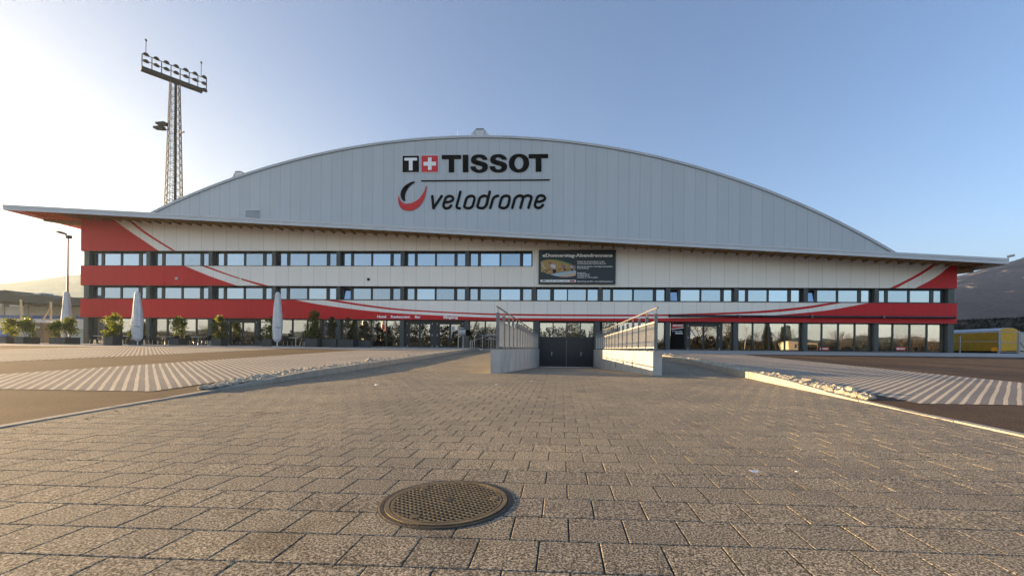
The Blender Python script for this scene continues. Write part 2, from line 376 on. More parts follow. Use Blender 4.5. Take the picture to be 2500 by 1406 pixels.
# asphalt lots both sides and behind the camera, dry land to the horizon
ysA = [-60, -30, -8, -4, 0, 3, 4.5, 5.7, 6.6, 7.4, 9, 12.5, 20, 30, 37, 60, 110]
g = MB(); sheet(g, K(-75), lambda y: xl(y)-.11, ysA, ZT); sheet(g, lambda y: xr(y)+.11, K(75), ysA, ZT)
sheet(g, lambda y: xl(y)-.11, lambda y: xr(y)+.11, [-60, -30, -8], ZT, -.02); struct(g, 'asphalt_lot', ASPHALT)
g = MB(); BIG = 2400
sheet(g, K(-BIG), K(-74.5), [-850, 0, 37, BIG], K(-.16)); sheet(g, K(74.5), K(BIG), [-850, 0, 37, BIG], K(-.16))
sheet(g, K(-74.5), K(74.5), [-850, -59.5], K(-1.2)); sheet(g, K(-74.5), K(74.5), [109.5, BIG], K(-.16)); struct(g, 'ground', SOIL)
# striped grid paving of the parking rows
g = MB(); sheet(g, K(-14.0), lambda y: xl(y)-.9, [7.6, 9, 12.5, 20, 29.6], ZT, .008); struct(g, 'striped_parking', STRIPES_L)
g = MB(); sheet(g, K(-33.6), K(-19.7), [3, 9, 20, 30.2], ZT, .008); struct(g, 'striped_parking', STRIPES_L)
g = MB(); sheet(g, lambda y: xr(y)+.75, K(11.75), [7.6, 9, 12.5, 20, 29.], ZT, .008); struct(g, 'striped_parking', STRIPES_R)
# pavement along the building
g = MB()
sheet(g, K(-75), lambda y: xl(y)-.9, [30.6, 34, 36, 38.6], ZT, .012); sheet(g, lambda y: xr(y)+.75, K(75), [29.3, 34, 36, 38.6], ZT, .012); struct(g, 'pavement', SLABS)
g = MB(); sheet(g, lambda y: xl(y)-.11, K(-2.24), [36, 38.6], ZP, .002); sheet(g, K(3.15), lambda y: xr(y)+.11, [36, 38.6], ZP, .002); struct(g, 'pavement', SLABS)
# kerbs
def kerb(fx, sgn):
    g = MB(); y = -6.0
    def top(y):
        k = min(1, max(0, (y-7.0)/4.5)); k = k*k*(3-2*k)
        return (ZP(y)+.014)*(1-k)+(ZT(y)+.09)*k
    while y < 36:
        a, b = y+.004, min(36, y+1.0)-.004; x0, x1 = fx(a), fx(b); vs = []
        j = rnd.uniform(-.006, .006)
        for z in (0, 1):
            for yy, x in ((a, x0), (b, x1)):
                for k in ((0, 1) if sgn > 0 else (1, 0)):
                    xx = x+sgn*.13*k+j; vs.append((xx, yy, (top(yy)+j) if z else ZP(yy)-.15))
        g.hexa(vs); y += 1.0
    return struct(g, 'kerb', KERBM)
kerb(xl, -1); kerb(xr, 1)

def chunk(seed):
    bm = bmesh.new(); bmesh.ops.create_icosphere(bm, subdivisions=1, radius=1.0)
    rr = random.Random(seed); o = Vector((rr.random()*9, rr.random()*9, seed))
    for v in bm.verts:
        n = noise.noise(v.co*1.1+o); v.co *= 1+.7*n
    for k in range(4):     # facets broken off
        d = Vector((rr.gauss(0,1), rr.gauss(0,1), rr.gauss(0,1))).normalized(); lim = rr.uniform(.62, .85)
        for v in bm.verts:
            e = v.co.dot(d)
            if e > lim: v.co -= d*(e-lim)
    vs = [v.co.copy() for v in bm.verts]; fs = [tuple(v.index for v in f.verts) for f in bm.faces]; bm.free(); return vs, fs
CHUNKS = [chunk(i) for i in range(7)]
def put_stone(g, x, y, z, s, rr):
    vs, fs = rr.choice(CHUNKS); rot = Matrix.Rotation(rr.random()*6.28, 3, 'Z') @ Matrix.Rotation(rr.random()*6.28, 3, 'X')
    sc = Vector((s*rr.uniform(.8, 1.35), s*rr.uniform(.8, 1.25), s*rr.uniform(.55, .9)))
    g.raw([Vector((a.x*sc.x, a.y*sc.y, a.z*sc.z))+Vector((x, y, z)) for a in (rot @ v for v in vs)], fs)
def stones(fx, sgn, n, width, smax):
    g = MB(); rr = random.Random(11+sgn)
    for i in range(n):
        y = 8.0+28*(rr.random()**1.5); k = min(1, (y-7.3)/3.0)
        x = fx(y)+sgn*(.15+rr.random()*width*k); s = rr.uniform(.04, smax)*(.6+.4*k)
        put_stone(g, x, y, ZT(y)+s*.35+.01, s, rr)
    return tag(g.build('rubble_strip', STONEM), kind='stuff')
stones(xl, -1, 1500, .70, .085); stones(xr, 1, 1300, .58, .10)
for fx, sgn, y, dx, s, lab in ((xl, -1, 16.5, .62, .15, 'large pale boulder lying on the left rubble strip beside the striped paving'),
        (xr, 1, 8.9, .42, .15, 'big flat cream boulder at the near end of the right rubble strip'),
        (xr, 1, 10.6, .40, .13, 'angular pale boulder by the sunlit kerb, right rubble strip'),
        (xr, 1, 12.2, .36, .12, 'rounded cream boulder farther up the right rubble strip by the kerb')):
    g = MB(); rr = random.Random(int(y*10)); x = fx(y)+sgn*dx; put_stone(g, x, y, ZT(y)+s*.5, s, rr)
    tag(g.build('boulder', STONEM, origin=(x, y, ZT(y))), lab, 'boulder')
g = MB(); rr = random.Random(4)
for i in range(46): put_stone(g, rr.choice((rr.gauss(-15.5, 1.2), rr.gauss(-19.5, .8), rr.gauss(-38.4, .7), rr.gauss(14, 5))), 36.6+rr.random(), -.03, rr.uniform(.03, .08), rr)
tag(g.build('loose_stones', STONEM), kind='stuff')

g = MB(); rr = random.Random(21)
for i in range(260):
    sd_ = rr.random() < .5; y = 4+24*rr.random()**1.6; x = (xl(y)+abs(rr.gauss(0, .35))+.02) if sd_ else (xr(y)-abs(rr.gauss(0, .35))-.02); q = rr.uniform(.012, .035); a = rr.random()*6.28
    if i % 6 == 0: x = rr.uniform(-5.5, 4.8)
    if -2.3 < x < 3.2 and y > 13: continue
    c, d = math.cos(a)*q, math.sin(a)*q; z = ZP(y)+.004; g.face([(x-c, y-d, z), (x+d*.5, y-c*.5, z+q*.3), (x+c, y+d, z+.002), (x-d*.5, y+c*.5, z+q*.2)])
tag(g.build('leaf_litter', simple('dead_leaves', (.22, .15, .07), .8, 0, 20., .5)), kind='stuff')
# manhole cover
mx, my = -.70, 2.685; mz = ZP(my)+.002
IRON = simple('cast_iron', (.050, .039, .024), .5, .2, 14., .35, .3, 90.)
IRON_RIB = simple('highlit_cast_iron', (.15, .112, .06), .5, .2, 14., .3, .2, 90.)  # rib highlights put into a paler iron, against the dark lid
t = thing('manhole_cover', (mx, my, mz), 'round cast iron manhole cover with a square grid pattern set in the paving', 'manhole cover')
t.rotation_euler.x = math.atan(.0142); t.scale = (1, 1, .8)
g = MB(); n = 72
for r0, r1, z0, z1 in ((.406, .400, .001, .005), (.400, .381, .005, .005), (.381, .374, .005, .0003)):
    for i in range(n):
        a, b = 2*PI*i/n, 2*PI*(i+1)/n
        g.face([(mx+r0*math.cos(a), my+r0*math.sin(a), mz+z0), (mx+r0*math.cos(b), my+r0*math.sin(b), mz+z0), (mx+r1*math.cos(b), my+r1*math.sin(b), mz+z1), (mx+r1*math.cos(a), my+r1*math.sin(a), mz+z1)])
for i in range(n):
    a, b = 2*PI*i/n, 2*PI*(i+1)/n
    g.face([(mx+.412*math.cos(a), my+.412*math.sin(a), mz+.0002), (mx+.412*math.cos(b), my+.412*math.sin(b), mz+.0002), (mx+.406*math.cos(b), my+.406*math.sin(b), mz+.001), (mx+.406*math.cos(a), my+.406*math.sin(a), mz+.001)])
g.build('frame', IRON, t)
g = MB(); g.disc((mx, my, mz-.004), .374, .0062, 72); lid = g.build('lid', simple('dark_cast_iron', (.011, .010, .008), .6, .1, 14., .3), t)
g = MB(); ca, sa = math.cos(R(-24)), math.sin(R(-24)); P = lambda u, v, z: (mx+u*ca-v*sa, my+u*sa+v*ca, mz+z)
for r0, r1 in ((.372, .345), (.338, .326)):
    for i in range(n):
        a, b = 2*PI*i/n, 2*PI*(i+1)/n
        q = lambda r, th, z: (mx+r*math.cos(th), my+r*math.sin(th), mz+z)
        g.face([q(r0, a, .009), q(r0, b, .009), q(r1, b, .009), q(r1, a, .009)]); g.face([q(r1, a, .009), q(r1, b, .009), q(r1, b, .001), q(r1, a, .001)]); g.face([q(r0, a, .001), q(r0, b, .001), q(r0, b, .009), q(r0, a, .009)])
k = -.30
while k <= .301:
    h = math.sqrt(max(0, .327**2-k*k))
    for (p, q2) in (((k, -h), (k, h)), ((-h, k), (h, k))):
        w2 = .0036; d = (q2[0]-p[0], q2[1]-p[1]); ln = math.hypot(*d) or 1; nx_, ny_ = -d[1]/ln*w2, d[0]/ln*w2
        zt = .0095 if p[0] == k else .0090
        top = [P(p[0]+nx_, p[1]+ny_, zt), P(p[0]-nx_, p[1]-ny_, zt), P(q2[0]-nx_, q2[1]-ny_, zt), P(q2[0]+nx_, q2[1]+ny_, zt)]
        bot = [P(p[0]+nx_*1.5, p[1]+ny_*1.5, .001), P(p[0]-nx_*1.5, p[1]-ny_*1.5, .001), P(q2[0]-nx_*1.5, q2[1]-ny_*1.5, .001), P(q2[0]+nx_*1.5, q2[1]+ny_*1.5, .001)]
        g.raw(bot+top, [(4,5,6,7), (0,4,7,3), (1,2,6,5)])
    k += .0333
g.build('grid_ribs', IRON_RIB, lid)
g = MB(); g.disc(P(.0, .0, .0096), .030, .0015, 20); g.build('pick_plate', IRON, lid)
for u in (-.012, .012):
    g = MB(); g.disc(P(u*1.1, u, .0112), .0095, .0006, 14); g.build('pick_hole', simple('dark_hole', (.004, .004, .004), .9), lid)
for a in (35, 160, 270):
    g = MB(); g.disc(P(.29*math.cos(R(a)), .29*math.sin(R(a)), .001), .026, .0105, 16); g.build('boss', IRON_RIB, lid)
# scraps blown onto the paving
PAPER = simple('scrap_paper', (.75, .74, .76), .8)
def scrap(x, y, s, lab, mat=PAPER, cat='litter'):
    g = MB(); z = ZP(y)+.003; rr = random.Random(int(x*100)); pts = []
    for i in range(7):
        a = 2*PI*i/7; r = s*rr.uniform(.55, 1.2); pts.append((x+r*math.cos(a), y+r*.7*math.sin(a), z+rr.uniform(.0, s*.45)))
    c = (x, y, z+s*.35)
    for i in range(7): g.face([pts[i], pts[(i+1) % 7], c])
    tag(g.build('paper_scrap', mat, origin=(x, y, z)), lab, cat)
scrap(1.50, 3.46, .045, 'crumpled white paper scrap on the paving, right of the manhole cover')
scrap(1.86, 3.50, .018, 'tiny white paper bit just right of the crumpled scrap')
scrap(-.72, 10.9, .05, 'small pale scrap on the paving in front of the ramp, left of centre')
scrap(-1.5, 10.0, .05, 'flat pale scrap on the paving farther left of the ramp mouth')
scrap(-4.1, 9.5, .06, 'pale scrap on the shaded paving near the left kerb')
#---MARK2
# ------------------------------------------------------------------ lettering helpers
def text_mesh(body, bold=.0, depth=.02):
    cu = bpy.data.curves.new('lettering', 'FONT'); cu.body = body; cu.size = 1.0; cu.extrude = depth/2; cu.offset = bold; cu.resolution_u = 3
    o = bpy.data.objects.new('lettering', cu); COL.objects.link(o)
    dg = bpy.context.evaluated_depsgraph_get(); dg.update(); me = bpy.data.meshes.new_from_object(o.evaluated_get(dg))
    bpy.data.objects.remove(o); vs = [v.co.copy() for v in me.vertices]; fs = [tuple(p.vertices) for p in me.polygons]; bpy.data.meshes.remove(me); return vs, fs
def text_on(name, body, x0, x1, z0, z1, y, mat, parent=None, bold=.0, depth=.02, label=None, slant=0.):
    """word fitted into x0..x1, cap height z0..z1, standing proud of the wall at y"""
    vs, fs = text_mesh(body, bold, depth); hs, _ = text_mesh('H', bold, depth)
    ax = min(v.x for v in vs); bx = max(v.x for v in vs); hz = max(v.y for v in hs); lz = min(v.y for v in hs)
    sx = (x1-x0)/(bx-ax); sz = (z1-z0)/(hz-lz); g = MB()
    g.raw([(x0+(v.x-ax)*sx+slant*(v.y-lz)*sz, y-depth/2-v.z, z0+(v.y-lz)*sz) for v in vs], fs)
    o = g.build(name, mat, parent, origin=((x0+x1)/2, y, z0) if parent is None else None)
    if label: o['label'] = label
    return o

# ------------------------------------------------------------------ the arena
FY, GY = 38.5, 39.0
SOF = lambda x: 8.98-.0553*x          # underside of the sloping eaves
hall = thing('arena_building', (-5.7, 38.5, 0), 'long arena hall with red and white front, dark window bands and arched grey roof', 'building')
INF = 99.
def curve(tab, left, right):
    def f(x):
        if x < tab[0][0]: return left
        if x > tab[-1][0]: return right
        for (a, u), (b, v) in zip(tab, tab[1:]):
            if x <= b:
                return u+(v-u)*(x-a)/(b-a)
    # smooth by resampling through a spline
    n = len(tab)
    if n < 4: return f
    xs = [p[0] for p in tab]; zs = [p[1] for p in tab]; m = []
    for i in range(n):
        a, b = max(0, i-1), min(n-1, i+1); m.append((zs[b]-zs[a])/(xs[b]-xs[a]))
    def s(x):
        if x < xs[0]: return left
        if x > xs[-1]: return right
        for i in range(n-1):
            if x <= xs[i+1]:
                h = xs[i+1]-xs[i]; t = (x-xs[i])/h
                return (2*t**3-3*t*t+1)*zs[i]+(t**3-2*t*t+t)*h*m[i]+(-2*t**3+3*t*t)*zs[i+1]+(t**3-t*t)*h*m[i+1]
    return s
A1 = curve([(-42.2,11.86),(-41.6,11.45),(-40.31,10.57),(-38.83,9.62),(-37.30,8.64)], INF, -INF)
B1 = curve([(-40.9,11.88),(-40.4,11.53),(-38.83,10.33),(-36.0,8.64)], INF, -INF)
C1 = curve([(-40.6,11.86),(-40.1,11.49),(-38.12,10.11),(-35.70,8.64)], INF, -INF)
A2 = curve([(-34.8,7.27),(-34.6,7.19),(-32.4,6.33),(-29.75,5.45)], INF, -INF)
B2 = curve([(-33.25,7.27),(-33.03,7.2),(-30.28,6.28),(-27.55,5.45)], INF, -INF)
C2 = curve([(-32.7,7.27),(-32.52,7.2),(-29.93,6.3),(-26.75,5.45)], INF, -INF)
A3 = curve([(-24.3,4.19),(-23.92,4.11),(-21.81,3.75),(-18.38,3.33),(-15.54,3.08),(-13.66,2.97),(-9.01,2.78),(-5.79,2.69),(1.06,2.68),(8.44,2.74),(11.76,2.81),(15.26,2.93),(18.42,3.08),(21.42,3.36),(23.41,3.62),(25.96,4.12),(26.3,4.19)], INF, INF)
B3 = curve([(-21.7,4.19),(-21.33,4.13),(-18.38,3.70),(-15.55,3.36),(-13.67,3.23),(-9.01,3.02),(-5.32,2.90),(1.06,2.87),(8.43,2.92),(11.76,3.02),(15.26,3.16),(17.42,3.27),(19.42,3.44),(21.42,3.70),(23.85,4.14),(24.2,4.2)], INF, INF)
C3 = curve([(-20.4,4.19),(-20.0,4.13),(-18.38,3.88),(-15.55,3.53),(-13.67,3.37),(-9.01,3.15),(-5.32,3.06),(1.05,3.04),(8.43,3.08),(11.75,3.19),(15.26,3.34),(17.41,3.47),(19.42,3.66),(21.42,3.91),(22.75,4.13),(23.1,4.19)], INF, INF)
C4 = curve([(28.0,5.44),(28.17,5.53),(29.51,6.22),(30.59,6.86),(31.56,7.52),(32.0,7.85)], -INF, INF)
B4 = curve([(28.5,5.44),(28.64,5.51),(29.51,5.99),(30.59,6.61),(31.96,7.55),(32.4,7.9)], -INF, INF)
A4 = curve([(30.1,5.44),(30.25,5.53),(31.26,6.08),(32.22,6.74),(32.96,7.41),(33.4,7.85)], -INF, INF)
def band(name, x0, x1, zb, zt, A, B, C, extra=()):
    g = MB(); top = zt if callable(zt) else (lambda x: zt)
    g.mi = 0; n = 24
    g.hexa([(x0+.003, FY+.004, zb+.003), (x1-.003, FY+.004, zb+.003), (x0+.003, FY+.18, zb+.003), (x1-.003, FY+.18, zb+.003), (x0+.003, FY+.004, top(x0)-.003), (x1-.003, FY+.004, top(x1)-.003), (x0+.003, FY+.18, top(x0)-.003), (x1-.003, FY+.18, top(x1)-.003)])
    xs = sorted(set([x0, x1]+[x0+(x1-x0)*i/int((x1-x0)/.2) for i in range(1, int((x1-x0)/.2))]))
    cl = lambda v, x: min(max(v, zb), top(x))
    for a, b in zip(xs, xs[1:]):
        m = (a+b)/2
        def lv(x):
            fs = []
            for c in (A, B, C):
                v = c(x)
                fs.append(cl(v, x))
            return [zb]+[max(q) for q in zip(fs, [zb]*3)]+[top(x)]
        la, lb = lv(a+1e-6), lv(b-1e-6)
        for k in range(4):
            h0, h1 = la[k+1]-la[k], lb[k+1]-lb[k]
            if h0 < 1e-4 and h1 < 1e-4: continue
            g.mi = (1, 0, 1, 0)[k]; ps = [(a, FY, la[k]), (b, FY, lb[k])]
            if h1 >= 1e-4: ps.append((b, FY, lb[k+1]))
            if h0 >= 1e-4: ps.append((a, FY, la[k+1]))
            g.face(ps)
    return g.build(name, [WHITE, RED], hall)
AU = lambda x: A1(x) if x < 0 else A4(x)
BU = lambda x: B1(x) if x < 0 else B4(x)
CU = lambda x: C1(x) if x < 0 else C4(x)
X0, X1, XS = -44.93, 33.53, -2.62
topf = lambda x: SOF(x)+.298
band('upper_cladding', X0, XS, 8.655, topf, AU, BU, CU)
band('upper_cladding', XS+.002, X1, 5.46, topf, AU, BU, CU)
band('middle_cladding', X0, XS, 5.46, 7.26, A2, B2, C2)
band('lower_cladding', X0, X1, 2.475, 4.185, A3, B3, C3)
# sills capping the bands
for z, a, b in ((7.26, X0, XS), (4.185, X0, X1)):
    g = MB(); g.box(a-.03, b+.03 if b > 0 else b, FY-.03, GY+.05, z, z+.035); g.build('window_sill', FRAME, hall)
for z, a, b in ((8.655, X0, XS), (5.46, X0, X1), (2.475, X0, X1)):
    g = MB(); g.box(a+.05, b-.05, FY+.02, GY+.05, z-.03, z-.003); g.build('lintel', FRAME, hall)
g = MB(); g.box(XS-.06, XS-.003, FY+.03, GY+.05, 7.30, 8.62); g.build('window_jamb', FRAME, hall)
# body behind the front: end walls and back
g = MB()
for xa, xb in ((X0+.03, X0+.25), (X1-.25, X1-.03)):
    for zb, zt in ((2.475, 4.185), (5.46, 7.26), (8.655, None)):
        if xb > 0 and zt == 7.26: zt = None
        if xb > 0 and zb > 8: continue
        t0 = zt or SOF(xa)-.02
        g.box(xa-(.03 if xa < 0 else 0)+(.0), xb, FY+.19, 47.3, zb, t0)
g.build('end_cladding', RED, hall)
g = MB()
for xa, xb in ((X0+.3, X0+.45), (X1-.45, X1-.3)):
    g.box(xa, xb, GY+.1, 47.3, 0, SOF(xa)-.05)
g.build('end_wall', COLUMN, hall)
g = MB(); g.box(X0+.46, -2.3, GY+.1, 45.0, -.12, -.004); g.box(3.2, X1-.46, GY+.1, 45.0, -.12, -.004); g.build('room_floor', simple('dark_floor_tiles', (.07, .065, .06), .35, 0, 1.5, .2), hall)
g = MB(); g.box(X0+.46, -2.3, GY+.1, 45.0, 2.9, 3.0); g.box(3.2, X1-.46, GY+.1, 45.0, 2.9, 3.0); g.build('room_ceiling', simple('room_ceiling_board', (.30, .29, .27), .8), hall)
g = MB(); g.box(X0+.46, -2.3, 45.0, 45.1, -.1, 3.0); g.box(3.2, X1-.46, 45.0, 45.1, -.1, 3.0); g.build('room_wall', simple('brown_room_wall', (.11, .085, .06), .8, 0, .6, .4), hall)
g = MB()
for x in (-26.4, -14.4, -8.5, -2.35, 3.25, 9.36, 21.1): g.box(x-.06, x+.06, GY+.12, 45.0, 0, 2.9)
g.build('partition', simple('room_partition', (.16, .14, .12), .8), hall)
g = MB(); g.box(-2.3, 3.2, 42.0, 42.1, -1.9, 3.0); g.build('portal_wall', COLUMN, hall)
g = MB(); g.box(X0+.3, X1-.3, 47.1, 47.3, -.1, 7.0); g.build('inner_wall', simple('dim_interior_wall', (.06, .055, .05), .8), hall)
g = MB(); g.box(X0+.45, X1-.45, GY+.05, 47.1, 4.0, 4.14); g.box(X0+.45, X1-.45, GY+.05, 47.1, 7.12, 7.24); g.build('floor_slab', COLUMN, hall)

# columns
CX = [-38.47, -32.46, -26.42, -20.36, -14.42, -8.52, -2.47, 3.42, 9.36, 15.24, 21.12, 27.06]
colmesh = {}
def column(x, w, z0, z1, y0=FY+.13):
    g = MB(); g.box(x-w/2, x+w/2, y0, GY+.08, z0, z1); return g.build('column', COLUMN, hall)
for x in [-44.5]+CX+[33.18]:
    wd = .5 if x in (-44.5, 33.18) else .36
    if not (-3 < x < 4): column(x, wd, 0, 2.445)
    column(x, wd, 4.222, 5.43)
    if x < -3: column(x, wd, 7.297, 8.625)
column(-2.22, .5, -.1, 2.445); column(3.18, .5, -.1, 2.445)

# window bands
FR = [(0, .125), (.166, .478), (.501, .813), (.860, 1)]
TILT = {(-20.36, 4): 0, (9.36, 4): 0, (21.12, 4): 0}
def window(x0, x1, zb, zt, panes, tilted=None):
    """dark frame with its panes between two columns"""
    g = MB(); y0, y1 = GY-.03, GY+.07
    g.box(x0, x1, y0, y1, zb, zb+.10); g.box(x0, x1, y0, y1, zt-.13, zt)
    ed = [x0]+[v for p in panes for v in p]+[x1]
    for i in range(0, len(ed), 2): g.box(ed[i], ed[i+1], y0, y1, zb+.10, zt-.13)
    f = g.build('window', FRAME, hall)
    for i, (a, b) in enumerate(panes):
        g = MB(); za, zc = zb+.085, zt-.115; y = GY+.03; e = .02
        if tilted == i:
            h = zc-za-.03; dy = .17
            g.hexa([(a+.03, y-.02, za+.03), (b-.03, y-.02, za+.03), (a+.03, y, za+.03), (b-.03, y, za+.03), (a+.03, y-.02+dy, za+h), (b-.03, y-.02+dy, za+h), (a+.03, y+dy, za+h), (b-.03, y+dy, za+h)])
        else:
            d1, d2 = rnd.uniform(-.004, .004), rnd.uniform(-.005, .005)
            g.hexa([(a-e, y+d1, za), (b+e, y, za), (a-e, y+.02, za), (b+e, y+.02, za), (a-e, y+d2, zc), (b+e, y+d2-d1, zc), (a-e, y+.03, zc), (b+e, y+.03, zc)])
        g.build('pane', GLASS_UP, f)
        if tilted == i:
            g = MB(); g.box(a-.02, b+.02, GY+.45, GY+.47, za-.02, zc+.02); g.build('black_backing', BLACKM, f)  # plain black sheet closing off the room behind a tilted pane
edges = [(-44.25, -38.65)]+[(a+.18, b-.18) for a, b in zip(CX, CX[1:])]+[(27.24, 32.93)]
for i, (a, b) in enumerate(edges):
    off = .10 if i < 6 else 0.0
    xa, xb = a+.06+(.12 if a < -10 else 0), b-.05-(.12 if b > 16 else 0)
    W = xb-xa; panes = [(xa+W*u+.02, xa+W*v-.02) for u, v in FR]
    if a > -3 and a < 0: panes = [(-2.20, -1.04), (-.68, .46), (.57, 2.15), (2.33, 3.20)]
    tl = {4: 0, 9: 0, 11: 0}.get(i)
    window(a, b, 4.222, 5.43, panes, tl)
    if i < 7:
        bb = b if i < 6 else XS-.07
        if i == 6: W = bb-.05-xa; panes = [(xa+W*u+.02, xa+W*v-.02) for u, v in FR]
        window(a, bb, 7.297, 8.625, panes)

# ground floor glazing and doors
def glazing(x0, x1, mull, zb=.0, zt=2.445, bars=.12, sill=.10):
    g = MB(); y0, y1 = GY-.03, GY+.07; g.box(x0, x1, y0, y1, zb, zb+sill); g.box(x0, x1, y0, y1, zt-.07, zt)
    xs = [x0]+list(mull)+[x1]
    for i, x in enumerate(xs):
        wl = 0 if i == 0 else bars/2; wr = 0 if i == len(xs)-1 else bars/2
        if i in (0, len(xs)-1): wl, wr = (0, .07) if i == 0 else (.07, 0)
        g.box(x-wl, x+wr, y0, y1, zb+sill, zt-.07)
    f = g.build('glazing_frame', FRAME, hall)
    for a, b in zip(xs, xs[1:]):
        p = MB(); d1, d2 = rnd.uniform(-.006, .006), rnd.uniform(-.006, .006); y = GY+.03
        p.hexa([(a+.04, y+d1, zb+sill-.02), (b-.04, y, zb+sill-.02), (a+.04, y+.02, zb+sill-.02), (b-.04, y+.02, zb+sill-.02), (a+.04, y+d2, zt-.05), (b-.04, y+d2-d1, zt-.05), (a+.04, y+.03, zt-.05), (b-.04, y+.03, zt-.05)])
        p.build('pane', GLASS_GF, f)
    return f
def chevron(x, z, s, right):
    k = 1 if right else -1; g = MB(); th = s*.42; y1 = GY-.062
    g.prism([(x-k*s*.45, z+s), (x-k*s*.45+k*th, z+s), (x+k*s*.55, z), (x-k*s*.45+k*th, z-s), (x-k*s*.45, z-s), (x+k*s*.55-k*th, z)], y1-.004, y1); g.build('arrow_mark', WHITEM, hall)
def doorway(x0, x1, post=.45, zt=2.445, arrows=(2.13, 1.10, .09), left=True, right=True):
    """double glazed door between dark posts carrying white arrows"""
    g = MB(); g.box(x0, x0+post, GY-.06, GY+.07, 0, zt); g.box(x1-post, x1, GY-.06, GY+.07, 0, zt); g.box(x0+post, x1-post, GY-.05, GY+.07, 2.20, zt)
    f = g.build('door_frame', FRAME, hall); xm = (x0+x1)/2
    for a, b, hx in ((x0+post, xm, xm-.12), (xm, x1-post, xm+.12)):
        g = MB(); y0, y1 = GY-.01, GY+.05; tb = .09
        g.box(a+.01, a+tb, y0, y1, .02, 2.18); g.box(b-tb, b-.01, y0, y1, .02, 2.18); g.box(a+tb, b-tb, y0, y1, .02, .13); g.box(a+tb, b-tb, y0, y1, 2.08, 2.18)
        d = g.build('door', FRAME, hall)
        g = MB(); g.box(a+tb-.01, b-tb+.01, GY+.015, GY+.03, .12, 2.09); g.build('pane', GLASS_GF, d)
        g = MB(); g.tube((hx, GY-.06, .85), (hx, GY-.06, 1.15), .018, n=8); g.tube((hx, GY-.06, .88), (hx, GY+.01, .88), .012, n=6); g.tube((hx, GY-.06, 1.12), (hx, GY+.01, 1.12), .012, n=6); g.build('handle', STEEL, d)
    for z in arrows:
        if left: chevron(x0+post*.62, z, .075, True)
        if right: chevron(x1-post*.62, z, .075, False)
def split(a, b, n=4): return [a+(b-a)*i/n for i in range(1, n)]
glazing(-44.25, -38.65, split(-44.25, -38.65)); glazing(-38.29, -32.64, split(-38.29, -32.64))
glazing(-32.28, -31.15, []); doorway(-31.15, -27.95, .42); glazing(-27.95, -26.60, [])
glazing(-26.24, -20.54, split(-26.24, -20.54)); glazing(-20.18, -14.60, split(-20.18, -14.60))
doorway(-14.24, -11.49, .36); doorway(-11.49, -8.70, .36)
glazing(-8.34, -2.47, split(-8.34, -2.47))
# the portal over the ramp: transom glazing and the steel double door below ground level
glazing(-1.97, 2.93, split(-1.97, 2.93), .95, 2.36, .10, .10)
g = MB(); g.box(-2.2, 3.2, GY+.08, GY+.2, 2.36, 2.445); g.box(-2.2, -1.90, GY+.0, GY+.3, -1.9, .95); g.box(2.85, 3.2, GY+.0, GY+.3, -1.9, .95); g.box(-1.90, 2.85, GY+.02, GY+.3, .88, .95); g.build('portal_frame', FRAME, hall)
for a, b, hx in ((-1.89, .465, -.85), (.485, 2.84, 1.78)):
    g = MB(); g.box(a, b, GY+.06, GY+.12, -1.64, .87); d = g.build('steel_door', DOORM, hall)
    g = MB(); g.box(hx-.035, hx+.035, GY+.04, GY+.06, -.62, -.30); g.tube((hx, GY+.0, -.40), (hx, GY+.06, -.40), .014); g.tube((hx-.01, GY+.0, -.40), (hx+.14, GY+.0, -.40), .014); g.build('handle', STEEL, d)
g = MB(); g.box(.466, .484, GY+.045, GY+.07, -1.63, .86); g.build('door_astragal', STEEL, hall)
g = MB(); g.box(-1.89, 2.84, GY+.03, GY+.058, -1.70, -1.645); g.build('door_threshold', STEEL, hall)
glazing(3.60, 9.18, split(3.60, 9.18))
# shop entrance to the right
glazing(9.54, 10.98, [10.90]); doorway(10.98, 14.12, .34); glazing(14.12, 15.06, [])
for a, b in zip(CX[9:], CX[10:]): glazing(a+.18, b-.18, split(a+.18, b-.18))
glazing(27.24, 32.93, split(27.24, 32.93))
g = MB(); g.box(9.70, 10.86, GY-.045, GY-.032, .10, 2.37); g.build('window_film', BLACKM, hall)

# the sloping roof: deck, edge sheets, rafters, wall beams
EX0, EX1, EY = -49.30, 35.26, 36.0
def slab(g, x0, x1, y0, y1, d0, d1):
    g.hexa([(x0, y0, SOF(x0)+d0), (x1, y0, SOF(x1)+d0), (x0, y1, SOF(x0)+d0), (x1, y1, SOF(x1)+d0), (x0, y0, SOF(x0)+d1), (x1, y0, SOF(x1)+d1), (x0, y1, SOF(x0)+d1), (x1, y1, SOF(x1)+d1)])
g = MB(); slab(g, EX0+.03, EX1-.03, EY+.03, 47.9, .30, .44); roof = g.build('canopy_roof', WOOD, hall)
g = MB(); n = 20
for i in range(n):
    a, b = EX0+(EX1-EX0)*i/n, EX0+(EX1-EX0)*(i+1)/n-.006
    slab(g, a, b, EY, EY+.028, 0, .272); slab(g, a, b, EY-.035, EY-.0, .28, .44)
g.build('eaves_fascia', FASCIA, roof)
g = MB(); slab(g, EX0, EX1, EY-.004, EY+.002, .272, .28); g.build('fascia_joint', FASCIAD, roof)
g = MB(); slab(g, EX0-.0, EX0+.028, EY+.03, 47.9, 0, .44); slab(g, EX1-.028, EX1, EY+.03, 47.9, 0, .44); g.build('verge_fascia', FASCIA, roof)
g = MB(); slab(g, EX0, EX1, EY-.035, 47.9, .442, .46); g.build('roof_sheet', FASCIA, roof)
k = 0; x = EX0+.55
